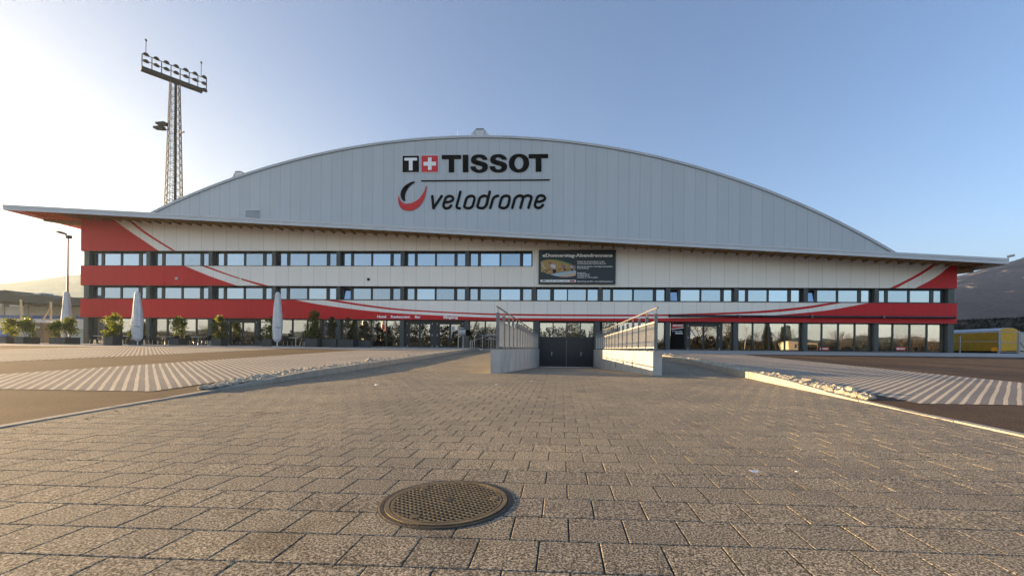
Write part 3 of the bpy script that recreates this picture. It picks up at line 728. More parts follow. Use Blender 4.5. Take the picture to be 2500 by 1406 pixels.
while x < EX1-.3:
    yw = FY+.1 if X0 < x < X1 else 47.0
    g = MB(); g.hexa([(x-.055, EY+.10, SOF(x)+.20), (x+.055, EY+.10, SOF(x)+.20), (x-.055, yw, SOF(x)+.09), (x+.055, yw, SOF(x)+.09), (x-.055, EY+.10, SOF(x)+.301), (x+.055, EY+.10, SOF(x)+.301), (x-.055, yw, SOF(x)+.301), (x+.055, yw, SOF(x)+.301)])
    g.build('rafter', WOOD, roof); x += .968
for xa, xb in ((-49.0, X0+.1), (X1-.1, 35.1)):
    for yy in (38.75, 46.5):
        g = MB(); za, zb = SOF(xa)+.085, SOF(xb)+.085; da, db = (.25, .62) if xa < 0 else (.55, .25)
        g.hexa([(xa, yy, za-da), (xb, yy, zb-db), (xa, yy+.2, za-da), (xb, yy+.2, zb-db), (xa, yy, za), (xb, yy, zb), (xa, yy+.2, za), (xb, yy+.2, zb)]); g.build('wall_beam', WOOD, roof)
# arched hall
AYF, ACX, ACZ, AR = 47.5, -10.13, -62.77, 86.11
arc = lambda x, r=AR: ACZ+math.sqrt(r*r-(x-ACX)**2)
ax0, ax1 = -52.0, 40.0; xs = [ax0+(ax1-ax0)*i/120 for i in range(121)]
g = MB()
for a, b in zip(xs, xs[1:]): g.face([(a, AYF, 6.), (b, AYF, 6.), (b, AYF, arc(b, AR-.2)), (a, AYF, arc(a, AR-.2))])
g.build('arched_wall', ARCHG, hall)
g = MB()
for a, b in zip(xs, xs[1:]):
    z = lambda x, d: arc(x, AR-d)
    g.hexa([(a, AYF-.12, z(a, .23)), (b, AYF-.12, z(b, .23)), (a, 112, z(a, .23)), (b, 112, z(b, .23)), (a, AYF-.12, z(a, .10)), (b, AYF-.12, z(b, .10)), (a, 112, z(a, .10)), (b, 112, z(b, .10))])
    g.hexa([(a, AYF-.16, z(a, .10)), (b, AYF-.16, z(b, .10)), (a, 112, z(a, .10)), (b, 112, z(b, .10)), (a, AYF-.16, z(a, 0)), (b, AYF-.16, z(b, 0)), (a, 112, z(a, 0)), (b, 112, z(b, 0))])
aroof = g.build('arched_roof', FASCIA, hall)
g = MB()
for a, b in zip(xs, xs[1:]): g.hexa([(a, AYF-.10, arc(a, AR-.262)), (b, AYF-.10, arc(b, AR-.262)), (a, AYF-.002, arc(a, AR-.262)), (b, AYF-.002, arc(b, AR-.262)), (a, AYF-.10, arc(a, AR-.232)), (b, AYF-.10, arc(b, AR-.232)), (a, AYF-.002, arc(a, AR-.232)), (b, AYF-.002, arc(b, AR-.232))])
g.build('verge_joint', FASCIAD, aroof)
g = MB()
for xx in (ax0, ax1): g.box(xx-.1, xx+.1, AYF, 112, 0, arc(xx)-.3)
g.box(ax0, ax1, 111.8, 112, 0, 12); g.build('hall_wall', ARCHG, hall)
# louvre beside the roof edge
g = MB(); g.box(-35.90, -34.05, AYF-.06, AYF-.01, 14.3, 15.36); lv = g.build('louvre', FASCIA, hall)
g = MB(); g.box(-35.80, -34.15, AYF-.075, AYF-.061, 14.35, 15.27); g.build('recess', FASCIAD, lv)
for i in range(7):
    z = 14.40+i*.13; g = MB(); g.hexa([(-35.8, AYF-.12, z), (-34.15, AYF-.12, z), (-35.8, AYF-.078, z+.06), (-34.15, AYF-.078, z+.06), (-35.8, AYF-.12, z+.015), (-34.15, AYF-.12, z+.015), (-35.8, AYF-.078, z+.075), (-34.15, AYF-.078, z+.075)]); g.build('blade', FASCIA, lv)
# ridge ventilators and lightning rods
def ventilator(x, y, w, h, top, tilt=0.):
    z = arc(x)-.05; g = MB(); k = w/2
    g.prism([(x-k*.8, z-.3), (x+k*.8, z-.3), (x+k*.8, z+h*.25), (x+k*1.0, z+h*.42), (x+k*.48, z+h), (x-k*.48, z+h), (x-k*1.0, z+h*.42), (x-k*.8, z+h*.25)], y, y+2.4)
    v = g.build('roof_ventilator', FASCIA, hall); g = MB()
    for s in (-1, 1): g.bar((x+s*k*.42, y-.015, z+h*.25), (x+s*k*.42, y-.015, z-.3), .05, .03, (0,1,0)); g.bar((x+s*k*.42, y-.015, z+h*.25), (x+s*k*.62, y-.015, z+h*.9), .05, .03, (0,1,0))
    g.build('fold', FASCIAD, v); g = MB(); g.box(x-k*.45, x+k*.45, y-.06, y+2.4, z+h+.002, z+h+.10); g.build('cap', FASCIAD, v)
ventilator(-9.3, 47.9, 2.05, .95, 0); ventilator(-37.6, 48.6, 1.6, 1.25, 0)
for x in (-11.75, -6.85):
    g = MB(); g.tube((x, AYF+.3, arc(x)-.05), (x, AYF+.3, arc(x)+.72), .025, .012, 5); g.build('lightning_rod', STEEL, hall)
for px, py in ((432, 680), (587, 680), (900, 682)):
    p = at(px, py, FY); g = MB(); g.box(p.x-.10, p.x+.10, FY-.10, FY-.003, p.z-.10, p.z+.10); c = g.build('wall_lamp', WHITEM if px < 800 else BLACKM, hall); g = MB(); g.box(p.x-.045, p.x+.045, FY-.112, FY-.102, p.z-.045, p.z+.045); g.build('lens', BLACKM, c)
g = MB(); g.tube((35.3, 36.1, SOF(35.26)+.33), (35.3, 36.1, SOF(35.26)+.62), .03); g.tube((35.25, 36.1, SOF(35.26)+.62), (35.62, 35.95, SOF(35.26)+.70), .09, n=10); g.build('roof_camera', STEEL, hall)
# rolled awnings over the shop windows
for a, b in ((9.38, 15.24), (15.36, 21.30), (21.42, 27.24), (27.36, 33.15)):
    g = MB(); g.box(a, b, FY-.30, FY-.003, 2.90, 3.05); aw = g.build('awning', DOORM, hall)
    g = MB(); g.tube((a, FY-.31, 2.97), (b, FY-.31, 2.97), .075, n=10); g.build('front_rail', DOORM, aw)
    for x in (a+.03, b-.03): g = MB(); g.box(x-.035, x+.035, FY-.36, FY-.0035, 2.87, 3.08); g.build('bracket', STEEL if x == a+.03 and a > 10 else BLACKM, aw)
#---MARK3
# ------------------------------------------------------------------ big wall sign on the arch
LY = AYF-.045
p00, p10, p01 = at(940, 350, AYF), at(1380, 350, AYF), at(940, 540, AYF)
def lw(u, v):
    """design units of the traced logo to the wall"""
    s = .176/1000*1000/1000.
    a, b = u/2500., v/1080.
    return (p00.x+(p10.x-p00.x)*a+(p01.x-p00.x)*b, p00.z+(p10.z-p00.z)*a*0+(p01.z-p00.z)*b)
sign = thing('wall_sign', (-9.6, AYF, 15.2), 'huge two-line logo lettering with black and red emblem squares on the grey arched wall', 'sign')
def flat(name, polys, mat, y=LY, parent=None, th=.03):
    g = MB()
    for q in polys: g.prism([lw(*p) for p in q], y-th, y)
    return g.build(name, mat, parent or sign)
rc = lambda x0, y0, x1, y1: [(x0, y0), (x1, y0), (x1, y1), (x0, y1)]
for x0, mat in ((244, BLACKM), (509, REDM)):
    sq = flat('emblem_border', [rc(x0, 176, x0+245, 418)], WHITEM); sq2 = flat('emblem_square', [rc(x0+6, 182, x0+239, 411)], mat, LY-.034, sq, .012)
    if mat is BLACKM: flat('emblem_letter', [[(278,211),(455,211),(455,250),(393,250),(393,385),(341,385),(341,250),(278,250)]], WHITEM, LY-.05, sq, .01)
    else: flat('emblem_cross', [[(608,210),(659,210),(659,270),(720,270),(720,323),(659,323),(659,382),(608,382),(608,323),(545,323),(545,270),(608,270)]], WHITEM, LY-.05, sq, .01)
flat('letter', [[(800,177),(1068,177),(1068,232),(972,232),(972,415),(897,415),(897,232),(800,232)]], BLACKM)
flat('letter', [rc(1092, 177, 1170, 415)], BLACKM)
S = [(1437,248),(1425,215),(1395,188),(1360,176),(1310,172),(1265,178),(1230,194),(1210,220),(1204,250),(1212,280),(1240,300),(1290,318),(1335,328),(1358,340),(1364,355),(1352,374),(1325,384),(1298,380),(1280,364),(1272,336),(1195,336),(1205,372),(1232,402),(1270,418),(1320,425),(1375,418),(1415,398),(1437,368),(1440,330),(1428,302),(1395,282),(1345,267),(1300,255),(1284,245),(1279,232),(1290,219),(1315,213),(1345,220),(1360,232),(1368,248)]
flat('letter', [S], BLACKM); flat('letter', [[(x+265, y) for x, y in S]], BLACKM)
n = 40; qs = []
for i in range(n):
    a, b = 2*PI*i/n, 2*PI*(i+1)/n
    o = lambda t: (1868+139*math.copysign(abs(math.cos(t))**.92, math.cos(t)), 298+127*math.copysign(abs(math.sin(t))**.92, math.sin(t))); q = lambda t: (1868+62*math.cos(t), 297+85*math.sin(t))
    qs.append([o(a), o(b), q(b), q(a)])
flat('letter', qs, BLACKM)
flat('letter', [[(2000,177),(2267,177),(2267,232),(2174,232),(2174,415),(2097,415),(2097,232),(2000,232)]], BLACKM)
flat('rule_line', [rc(513, 521, 2290, 538)], BLACKM)
flat('swoosh', [[(428,545),(405,535),(360,548),(310,575),(265,612),(235,655),(220,710),(228,760),(250,793),(278,810),(290,802),(283,770),(285,720),(300,675),(330,625),(370,585),(415,555)]], BLACKM)
flat('swoosh', [[(588,598),(592,610),(580,690),(560,760),(530,820),(490,875),(440,915),(385,937),(330,941),(270,932),(225,900),(198,850),(188,790),(190,740),(197,735),(208,775),(230,815),(265,838),(310,845),(370,837),(430,812),(485,772),(530,715),(560,660),(580,600)]], REDM)
def spline(pts, k=6, closed=False):
    res = []; n = len(pts); rng = range(n) if closed else range(n-1)
    for i in rng:
        g_ = lambda j: pts[j % n] if closed else pts[min(max(j, 0), n-1)]
        a, b, c, d = g_(i-1), g_(i), g_(i+1), g_(i+2)
        for s in range(k):
            t = s/k; res.append(tuple(.5*((2*b[q])+(-a[q]+c[q])*t+(2*a[q]-5*b[q]+4*c[q]-d[q])*t*t+(-a[q]+3*b[q]-3*c[q]+d[q])*t**3) for q in (0, 1)))
    if not closed: res.append(pts[-1])
    return res
def strokes(lines, wd):
    """rounded pen strokes, laid out in slightly stepped layers"""
    g = MB(); h = .030; r = wd/2
    for pts, closed in lines:
        P = pts+[pts[0]] if closed else pts
        for i, (a, b) in enumerate(zip(P, P[1:])):
            d = math.hypot(b[0]-a[0], b[1]-a[1]) or 1; nx, ny = -(b[1]-a[1])/d*r, (b[0]-a[0])/d*r
            g.prism([lw(a[0]+nx, a[1]+ny), lw(b[0]+nx, b[1]+ny), lw(b[0]-nx, b[1]-ny), lw(a[0]-nx, a[1]-ny)], LY-h-.0006*(i % 3), LY)
        for i, a in enumerate(P):
            g.prism([lw(a[0]+r*math.cos(t*PI/5), a[1]+r*math.sin(t*PI/5)) for t in range(10)], LY-h+.003+.0004*(i % 3), LY)
    return g.build('letter', BLACKM, sign)
W_ = 35
sh = lambda pts, dx: [(x+dx, y) for x, y in pts]
e_ = spline([(838,823),(890,823),(945,803),(958,772),(938,747),(900,741),(862,758),(842,800),(824,862),(832,895),(862,908),(900,900),(931,870)])
o_ = spline([(1150,765),(1195,741),(1240,748),(1252,785),(1232,868),(1200,902),(1155,908),(1117,893),(1116,868),(1135,800)], closed=True)
strokes([([(667,741),(683,906),(798,740)], False)], W_)
strokes([(e_, False)], W_)
strokes([(spline([(1058,683),(1034,780),(1008,872),(1018,902),(1050,909)]), False)], W_)
strokes([(o_, True)], W_)
strokes([(sh(o_, 183), True), ([(1466,683),(1424,860)], False)], W_)
strokes([(spline([(1473,907),(1492,845),(1510,785),(1540,753),(1580,741)]), False)], W_)
strokes([(sh(o_, 486), True)], W_)
strokes([(spline([(1776,907),(1795,840),(1812,783),(1845,751),(1885,741),(1920,752),(1922,785),(1905,845),(1887,907)]), False), (spline([(1918,775),(1955,748),(1998,741),(2034,755),(2036,785),(2016,845),(1998,907)]), False)], W_)
strokes([(sh(e_, 1264), False)], W_)

# white words over the entrance
for body, a, b, z0, lab in (('Hotel', -16.63, -15.80, 2.60, 'white word Hotel on the red band above the glass front'), ('Restaurant', -15.38, -13.62, 2.60, 'white word Restaurant on the red band, between Hotel and Bar'),
        ('Bar', -13.17, -12.65, 2.60, 'white word Bar on the red band left of the main doors'), ('Eingang', -10.56, -9.26, 2.58, 'white word Eingang on the red band over the main doors')):
    o = text_on('sign_lettering', body, a, b, z0, z0+.235, FY-.004, WHITEM, bold=.045, depth=.02); tag(o, lab, 'lettering')
# billboard
bb = thing('billboard', (1.32, FY-.1, 5.71), 'dark billboard for evening track races with a cyclist picture hung on the white upper wall', 'billboard')
g = MB(); g.box(-2.03, 4.67, FY-.16, FY-.003, 5.71, 8.66); g.build('board', NAVY, bb)
g = MB(); yb = FY-.19
for b in ((-2.06, 4.70, 8.60, 8.69), (-2.06, 4.70, 5.68, 5.76)): g.box(b[0], b[1], yb, FY-.004, b[2], b[3])
for b in ((-2.06, -1.98), (4.62, 4.70)): g.box(b[0], b[1], yb+.001, FY-.005, 5.76, 8.60)
g.build('board_frame', FRAME, bb)
bx = lambda u: -2.02+(u-195)/2115*6.69
bz = lambda v: 8.65-(v-140)/935*2.94
BY = FY-.164
text_on('headline', '«Donnerstag-Abendrennen»', bx(280), bx(2240), bz(326), bz(228), BY, WHITEM, bb, bold=.042, depth=.006)
for s, a, b, v, h in (('Erleben Sie die Rennfahrer in den', 1258, 2008, 470, 38), ('atemberaubenden Steilwandkurven', 1258, 2052, 524, 38), ('Spannende Rennen, einmalige Atmosphäre,', 1258, 2240, 606, 38), ('Food & Drinks', 1258, 1578, 657, 38),
        ('Eintrittspreise:', 1256, 1492, 780, 30), ('Abendkasse CHF 15.-', 1256, 1612, 820, 30), ('Vorverkauf CHF 10.-', 1256, 1612, 860, 30), ('Abendkasse ab 17.30 Uhr geöffnet', 1256, 1830, 908, 30), ('Reservierung und Infos:', 1256, 1712, 1022, 36), ('www.velodromesuisse.ch', 1738, 2240, 1022, 36)):
    text_on('text_line', s, bx(a), bx(b), bz(v), bz(v-h), BY, WHITEM, bb, bold=.022, depth=.005)
def prt(name, polys, col, y, parent, th=.002):
    g = MB()
    for q in polys: g.prism([(bx(u), bz(v)) for u, v in q], BY-y-th, BY-y)
    return g.build(name, simple('print_'+name, col, .5), parent)
pic = prt('picture', [[(240,450),(330,415),(450,397),(560,397),(700,432),(850,475),(1000,515),(1222,578),(1222,835),(1100,870),(950,885),(800,878),(650,855),(450,800),(250,740)]], (.42, .29, .10), 0, bb)
prt('track_apron', [[(510,812),(700,775),(950,735),(1221,700),(1221,745),(1000,785),(690,855),(620,845)]], (.33, .52, .66), .003, pic)
prt('infield', [[(690,856),(1000,787),(1221,747),(1221,834),(1100,869),(950,884),(800,877)]], (.55, .43, .33), .003, pic)
prt('hoarding', [[(540,397),(640,395),(800,425),(1000,485),(1110,530),(1060,528),(850,474),(700,431)]], (.10, .27, .10), .003, pic)
prt('track_line', [[(262,490),(275,490),(355,650),(342,655)]], (.7, .7, .66), .003, pic); prt('track_edge', [[(440,790),(700,762),(1221,690),(1221,700),(700,773),(500,806)]], (.10, .08, .05), .0031, pic)
def ring(cx, cy, rx, ry, w):
    qs = []
    for i in range(16):
        a, b = 2*PI*i/16, 2*PI*(i+1)/16; q = lambda t, k: (cx+(rx-w*k)*math.cos(t)-.25*ry*math.sin(t), cy+(ry-w*k)*math.sin(t))
        qs.append([q(a, 0), q(b, 0), q(b, 1), q(a, 1)])
    return qs
def rider(x, y, s, shirt):
    T = lambda pts: [(x+u*s, y+v*s) for u, v in pts]
    c = prt('racing_bicycle', ring(x-150*s, y+130*s, 62*s, 40*s, 14*s)+[T([(100+62*math.cos(k*.52), 120+52*math.sin(k*.52)) for k in range(12)])]+[T([(-140,120),(-30,60),(90,110),(80,125),(-30,80),(-135,135)])], (.010, .012, .012), .005, pic)
    prt('rider_shirt', [T([(-10,-55),(60,-75),(125,-50),(140,20),(110,50),(40,40),(-5,0)])], shirt, .008, pic)
    prt('rider_body', [T([(-15,-50),(5,-20),(-60,20),(-90,60),(-105,50),(-70,5)]), T([(20,20),(110,40),(40,85),(60,140),(40,170),(10,90),(0,50)]), T([(-60,-105),(-20,-110),(0,-80),(-20,-45),(-60,-60)])], (.46, .22, .16), .0105, pic)
    prt('rider_helmet', [T([(-60,-105),(-40,-132),(0,-130),(15,-100),(0,-80),(-20,-100)])], (.06, .04, .09), .013, pic)
rider(520, 600, 1.0, (.62, .62, .68)); rider(845, 600, .62, (.20, .10, .20)); rider(1060, 615, .55, (.30, .42, .65)); rider(1165, 610, .48, (.12, .12, .3))
st = prt('sponsor_strip', [[(236,962),(1224,962),(1224,1028),(236,1028)]], (.78, .78, .78), 0, bb)
prt('sponsor_panel', [[(1055,975),(1190,975),(1190,1020),(1055,1020)]], (.45, .10, .12), .003, st)
text_on('sponsor_mark', 'BMC', bx(285), bx(405), bz(1004), bz(974), BY-.003, BLACKM, st, .05, .002)
for a, b in ((460, 605), (660, 800), (860, 990)): text_on('sponsor_mark', 'velodrome' if a == 460 else 'sponsor' if a == 660 else 'Grenchen', bx(a), bx(b), bz(1002), bz(982), BY-.003, NAVY, st, .02, .002)
# shop sign on the black film
sg = thing('shop_sign', (10.28, GY-.05, 1.25), 'red and white shop sign with slanted lower edge stuck on the black window film', 'sign')
g = MB(); g.prism([(9.74, 1.84), (10.80, 1.98), (10.80, 2.30), (9.74, 2.30)], GY-.054, GY-.048); g.build('red_panel', REDM, sg)
g = MB(); g.prism([(9.74, 1.78), (10.80, 1.92), (10.80, 1.975), (9.74, 1.835)], GY-.054, GY-.048); g.build('white_edge', WHITEM, sg)
text_on('shop_lettering', 'BMC', 9.83, 10.73, 2.06, 2.24, GY-.055, WHITEM, sg, .09, .004, slant=.25)
text_on('shop_lettering', 'Concept', 9.79, 10.70, 1.60, 1.72, GY-.048, WHITEM, sg, .01, .004); text_on('shop_lettering', 'Store', 10.08, 10.72, 1.40, 1.55, GY-.048, WHITEM, sg, .06, .004)
dn = thing('door_notice', (11.75, GY-.02, 1.3), 'small white opening hours lettering on the left shop door pane', 'notice')
for i, (s, a, b) in enumerate((('Concept Store', 11.42, 12.15), ('Mo - Fr', 11.42, 11.95), ('9-12 13-18', 11.42, 12.2), ('Sa 9-16', 11.42, 12.0))): text_on('text_line', s, a, b, 1.60-.11*i, 1.66-.11*i, GY-.004, WHITEM, dn, .03, .003)
g = MB(); g.box(-9.98, -9.66, GY-.004, GY+.002, 1.50, 1.93); o = g.build('door_poster', WHITEM, origin=(-9.82, GY, 1.5)); tag(o, 'small white framed notice on the right pane of the entrance doors', 'notice')
g = MB(); g.box(-9.93, -9.71, GY-.007, GY-.0045, 1.56, 1.86); g.build('print', simple('faded_print', (.30, .32, .34), .6), o)

# small red plates low on the shop windows and clothing busts behind them
for px, lab in ((2012, 'small red lettered plate low on the shop window over the box trailer reflection side'), (2199, 'small red lettered plate low on the last shop bay near the right corner')):
    p = at(px, 851, GY-.02); t = thing('window_plate', (p.x, GY-.02, p.z-.1), lab, 'sign'); g = MB(); g.box(p.x-.42, p.x+.42, GY-.008, GY-.001, p.z-.14, p.z+.14); g.build('plate', REDM, t); text_on('plate_lettering', 'BMC', p.x-.34, p.x+.34, p.z-.07, p.z+.07, GY-.009, WHITEM, t, .08, .003, slant=.2)
for x, y, m, lab in ((14.45, 39.6, REDM, 'red cycling jersey on a display bust right beside the shop door'), (22.4, 40.2, REDM, 'red jersey on a display bust in the third shop bay from the right corner'), (24.9, 40.0, WHITEM, 'white jersey on a display bust behind the middle shop windows'), (28.4, 39.9, REDM, 'red jersey bust in the last shop bay, left of two'), (30.2, 40.0, REDM, 'red jersey bust in the last shop bay, right of two'), (17.2, 40.3, WHITEM, 'white jersey bust in the first shop bay right of the door')):
    t = thing('display_bust', (x, y, 0), lab, 'display bust', 'clothing busts in the shop')
    g = MB(); g.lathe((x, y, 0), [(.20, .0), (.20, .03), (.025, .05), (.025, .85)], 12); g.build('stand', ALU, t)
    g = MB(); g.lathe((x, y, .85), [(.13, 0), (.16, .10), (.15, .25), (.19, .45), (.20, .58), (.12, .66), (.06, .70), (.055, .76)], 16); g.v = [(v[0], y+(v[1]-y)*.62, v[2]) for v in g.v]; g.build('jersey', m, t, smooth=True)
    for sx in (-1, 1): g = MB(); g.tube((x+sx*.18, y, 1.42), (x+sx*.27, y-.02, 1.18), .065, .055, 8); g.build('sleeve', m if m is WHITEM else BLACKM, t)

# ------------------------------------------------------------------ ramp walls and railings
def ramp_wall(x0, x1, lab):
    t = thing('retaining_wall', ((x0+x1)/2, 13.7, -.8), lab, 'wall', 'concrete walls flanking the ramp')
    g = MB(); g.box(x0, x1, 13.72, 38.55, -2.0, -.055); w = g.build('wall', CONC, t); return t, w
tl, wl = ramp_wall(-2.24, -1.93, 'concrete ramp wall on the left of the sunken doors, lit along its left edge')
tr, wr = ramp_wall(2.87, 3.15, 'concrete ramp wall on the right of the sunken doors with a sunlit inner face')
JOINT = simple('formwork_joint', (.16, .16, .155), .9)
for x, s in ((-1.93, 1), (2.87, -1)):
    for i in range(11):
        y = 16.1+i*2.2; g = MB(); g.box(x, x+s*.002, y, y+.018, -1.9, -.06); g.build('formwork_joint', JOINT, wl if s > 0 else wr)
for y in (17.6, 23.0):
    g = MB(); g.box(2.862, 2.868, y, y+.14, -.72 if y < 20 else -.98, -.44 if y < 20 else -.70); g.build('wall_slot', BLACKM, tr)
g = MB(); g.tube((2.80, 20.0, -.62), (2.868, 20.0, -.62), .05, n=8); g.build('wall_light', STEEL, tr)
def railing(x, lab):
    t = thing('ramp_railing', (x, 13.9, -.055), lab, 'railing', 'steel railings on the ramp walls')
    ys = [13.95+1.468*k for k in range(17)]
    post = None
    for k, y in enumerate(ys):
        if post is None:
            g = MB(); g.box(x-.055, x+.055, y-.008, y+.008, -.054, 1.14); g.tube((x, y, 1.12), (x, y, 1.30), .014, n=6); g.box(x-.07, x+.07, y-.05, y+.05, -.054, -.040); post = g.build('post', RAILPOST, t)
        else:
            c = post.copy(); COL.objects.link(c); c.parent = t; c.location = (0, y-ys[0], 0)
    g = MB(); g.tube((x, ys[0]-.22, 1.315), (x, ys[-1]+.2, 1.315), .026, n=10); g.build('handrail', RAILPOST, t)
    pan = None
    for k in range(16):
        if pan is None:
            g = MB(); a, b = ys[0]+.02, ys[1]-.02; g.box(x-.02, x+.02, a, b, .86, .90); g.box(x-.02, x+.02, a, b, .04, .08)
            for i in range(13): yy = a+(b-a)*(i+.5)/13; g.box(x-.011, x+.011, yy-.006, yy+.006, .08, .86)
            pan = g.build('baluster_panel', RAILBAR, t)
        else:
            c = pan.copy(); COL.objects.link(c); c.parent = t; c.location = (0, ys[k]-ys[0], 0)
railing(-2.05, 'galvanised railing on the left ramp wall, running back to the sunken doors'); railing(3.0, 'galvanised railing on the right ramp wall, its bars catching low sun')

# stair railing, tube stand and bollards left of the ramp
t = thing('stair_railing', (-5.6, 36.4, -.15), 'low galvanised stair railing between the ramp and the entrance doors', 'railing')
for x, h in ((-7.3, .92), (-6.62, 1.05), (-5.9, .72), (-5.25, .95), (-4.6, 1.0)):
    g = MB(); g.tube((x, 36.3, -.19), (x, 36.3, h), .028, n=6); g.build('post', STEEL, t)
for p, q in (((-6.85, 36.3, 1.07), (-4.2, 36.3, 1.07)), ((-6.4, 36.3, .72), (-5.5, 36.3, .72)), ((-5.5, 36.3, .72), (-4.4, 37.4, .35)), ((-7.6, 36.5, .55), (-4.3, 38.0, 1.75))):
    g = MB(); g.tube(p, q, .026, n=6); g.build('handrail', STEEL, t)
for i in range(9):
    x = -6.3+i*.22; g = MB(); g.tube((x, 37.4, -.1), (x, 37.4, 1.25+.055*i), .014, n=5); g.build('baluster', STEEL, t)
t = thing('tube_stand', (-8.0, 35.2, -.08), 'silver drum with dark ribbed end on two thin posts beside the entrance', 'stand')
for x in (-8.42, -8.02): g = MB(); g.tube((x, 35.2, -.1), (x, 35.2, 1.60 if x < -8.3 else 1.0), .035, n=8); g.build('post', STEEL, t)
g = MB(); g.box(-8.46, -7.98, 35.17, 35.23, 1.56, 1.62); g.build('top_bar', STEEL, t)
g = MB(); g.tube((-8.36, 35.2, 1.22), (-7.78, 35.2, 1.22), .27, n=20); g.build('drum', STEEL, t)
for i in range(4): x = -7.74+i*.10; g = MB(); g.tube((x, 35.2, 1.22-.02*i), (x+.05, 35.2, 1.22-.02*i), .27-.035*i, n=18); g.build('rib', BLACKM, t)
for x, lab in ((-7.50, 'short cream bollard beside the tube stand, left of a pair'), (-7.34, 'short cream bollard nearest the stair railing, right of a pair')):
    t = thing('bollard', (x, 35.6, -.08), lab, 'bollard', 'twin bollards'); g = MB(); g.tube((x, 35.6, -.1), (x, 35.6, .56), .058, n=10); g.build('post', KERBM, t); g = MB(); g.tube((x, 35.6, .561), (x, 35.6, .585), .064, n=10); g.build('cap', STEEL, t)
#---MARK4
# ------------------------------------------------------------------ café terrace: planted boxes, parasols, chairs, tables
def shrub_mesh(h, r, seed, n=950, size=.15, narrow=1.0):
    g = MB(); rr = random.Random(seed); lumps = []
    for i in range(13):
        a = rr.random()*6.28; k = rr.random()**.6; z = .12+.82*rr.random()
        lim = r*(1-.55*max(0, z-.45)/.55)*narrow; lumps.append((Vector((math.cos(a)*k*lim*.75, math.sin(a)*k*lim*.75, z*h)), r*rr.uniform(.28, .48)))
    lumps.append((Vector((rr.uniform(-.1,.1), 0, h*.9)), r*.28))
    def place(q):
        c, k = q.choice(lumps); d = Vector((q.gauss(0,1), q.gauss(0,1), q.gauss(0,1))).normalized(); p = c+d*k*q.random()**.45
        if p.z < .03: p.z = .03+q.random()*.1
        return p, d
    leaves(g, n, size, place, rr)
    return g, rr
def potted(x, y, w, d, hb, hs, r, seed, label, n=950, mat=None, cat='planter', narrow=1.0, size=.15):
    z0 = ZT(y)+.012 if y > 29 else ZT(y)
    t = thing('planted_box', (x, y, z0), label, cat, 'planted boxes along the terrace')
    g = MB(); e = .03; x0, x1, y0, y1 = x-w/2, x+w/2, y-d/2, y+d/2
    for a in ((x0, x1, y0, y0+e), (x0, x1, y1-e, y1), (x0, x0+e, y0+e, y1-e), (x1-e, x1, y0+e, y1-e)): g.box(*a, z0+.02, z0+hb)
    for a in ((x0-.02, x1+.02, y0-.02, y0+.035), (x0-.02, x1+.02, y1-.035, y1+.02), (x0-.02, x0+.035, y0+.035, y1-.035), (x1-.035, x1+.02, y0+.035, y1-.035)): g.box(*a, z0+hb-.05, z0+hb+.006)
    g.build('box', BOXM, t); g = MB(); g.box(x0+e, x1-e, y0+e, y1-e, z0+.03, z0+hb-.07); g.build('soil', SOIL, t)
    s, rr = shrub_mesh(hs, r, seed, n, size, narrow); s.v = [(v[0]+x, v[1]+y, v[2]+z0+hb-.06) for v in s.v]; s.build('foliage', mat or LAUREL, t)
    g = MB()
    for i in range(6):
        a = rr.random()*6.28; g.tube((x+.08*math.cos(a), y+.08*math.sin(a), z0+hb-.08), (x+r*.5*math.cos(a), y+r*.5*math.sin(a), z0+hb+hs*.7), .018, .008, 5)
    g.build('stem', BARK, t); return t
def X_(px, Y): return at(px, 838, Y).x
potted(X_(-14, 35)+.5, 35.6, 1.0, 1.1, .62, 1.55, .80, 1, 'laurel in a grey box cut by the left edge of the view')
potted(X_(33, 35)+.45, 35.6, .86, 1.2, .58, 1.75, .98, 2, 'broad laurel in a grey box before the grandstand, left of the white parasol', 1300)
potted(X_(110, 35)+.35, 35.6, .62, .7, .56, 1.45, .62, 3, 'smaller laurel box touching the bushier one beside the leftmost parasol', 800)
potted(X_(132, 35)+.45, 35.7, .76, 1.2, .58, 1.75, .84, 4, 'bushy laurel box overlapping the foot of the leftmost parasol', 1100)
potted(X_(256, 33.6)+.38, 33.9, .76, .80, .74, 1.75, .78, 5, 'laurel in a square grey box left of the middle parasol, before the first glass bay', 1100)
potted(X_(300, 34)+.42, 34.6, .55, .6, .45, 1.15, .42, 15, 'small yellow-green bush squeezed between the square laurel box and the middle parasol', 420)
potted(X_(414, 35.4)+.42, 35.8, .80, .9, .56, 1.95, .80, 6, 'dark laurel box in front of the second glass bay between two café tables', 1150)
potted(X_(517, 35.2)+.40, 35.6, .78, .85, .60, 2.0, .70, 7, 'yellowish egg-shaped laurel box in front of a dark column and glass door', 1150)
potted(X_(640, 35.2)+.40, 35.6, .78, .85, .60, 1.85, .74, 8, 'dark laurel box just left of the right-hand parasol', 1050)
potted(X_(745, 35.2)+.55, 35.5, 1.05, .8, .68, 2.45, .72, 9, 'tall pointed laurel in the long grey box right of the right-hand parasol', 1200)
potted(X_(782, 35.2)+.55, 35.9, 1.25, .75, .66, 2.0, .62, 10, 'dull green conifer bush in the long box behind the tall pointed laurel', 1500, CONIFER, size=.09)
potted(X_(822, 35.4)+.65, 35.9, 1.35, .75, .64, 1.95, .60, 12, 'dull green conifer bush in the long box nearest the word Hotel', 1500, CONIFER, size=.09)
potted(X_(862, 35.4)+.55, 36.5, 1.0, .7, .60, 1.5, .55, 13, 'low dark conifer bush at the end of the planted row, before the flag reflections', 1200, CONIFER, size=.09)
potted(X_(622, 36.4)+.2, 36.9, .55, .55, .40, 1.15, .40, 14, 'little dark bush in a blue-grey pot beside the glass door with arrows', 420, CONIFER, size=.10)

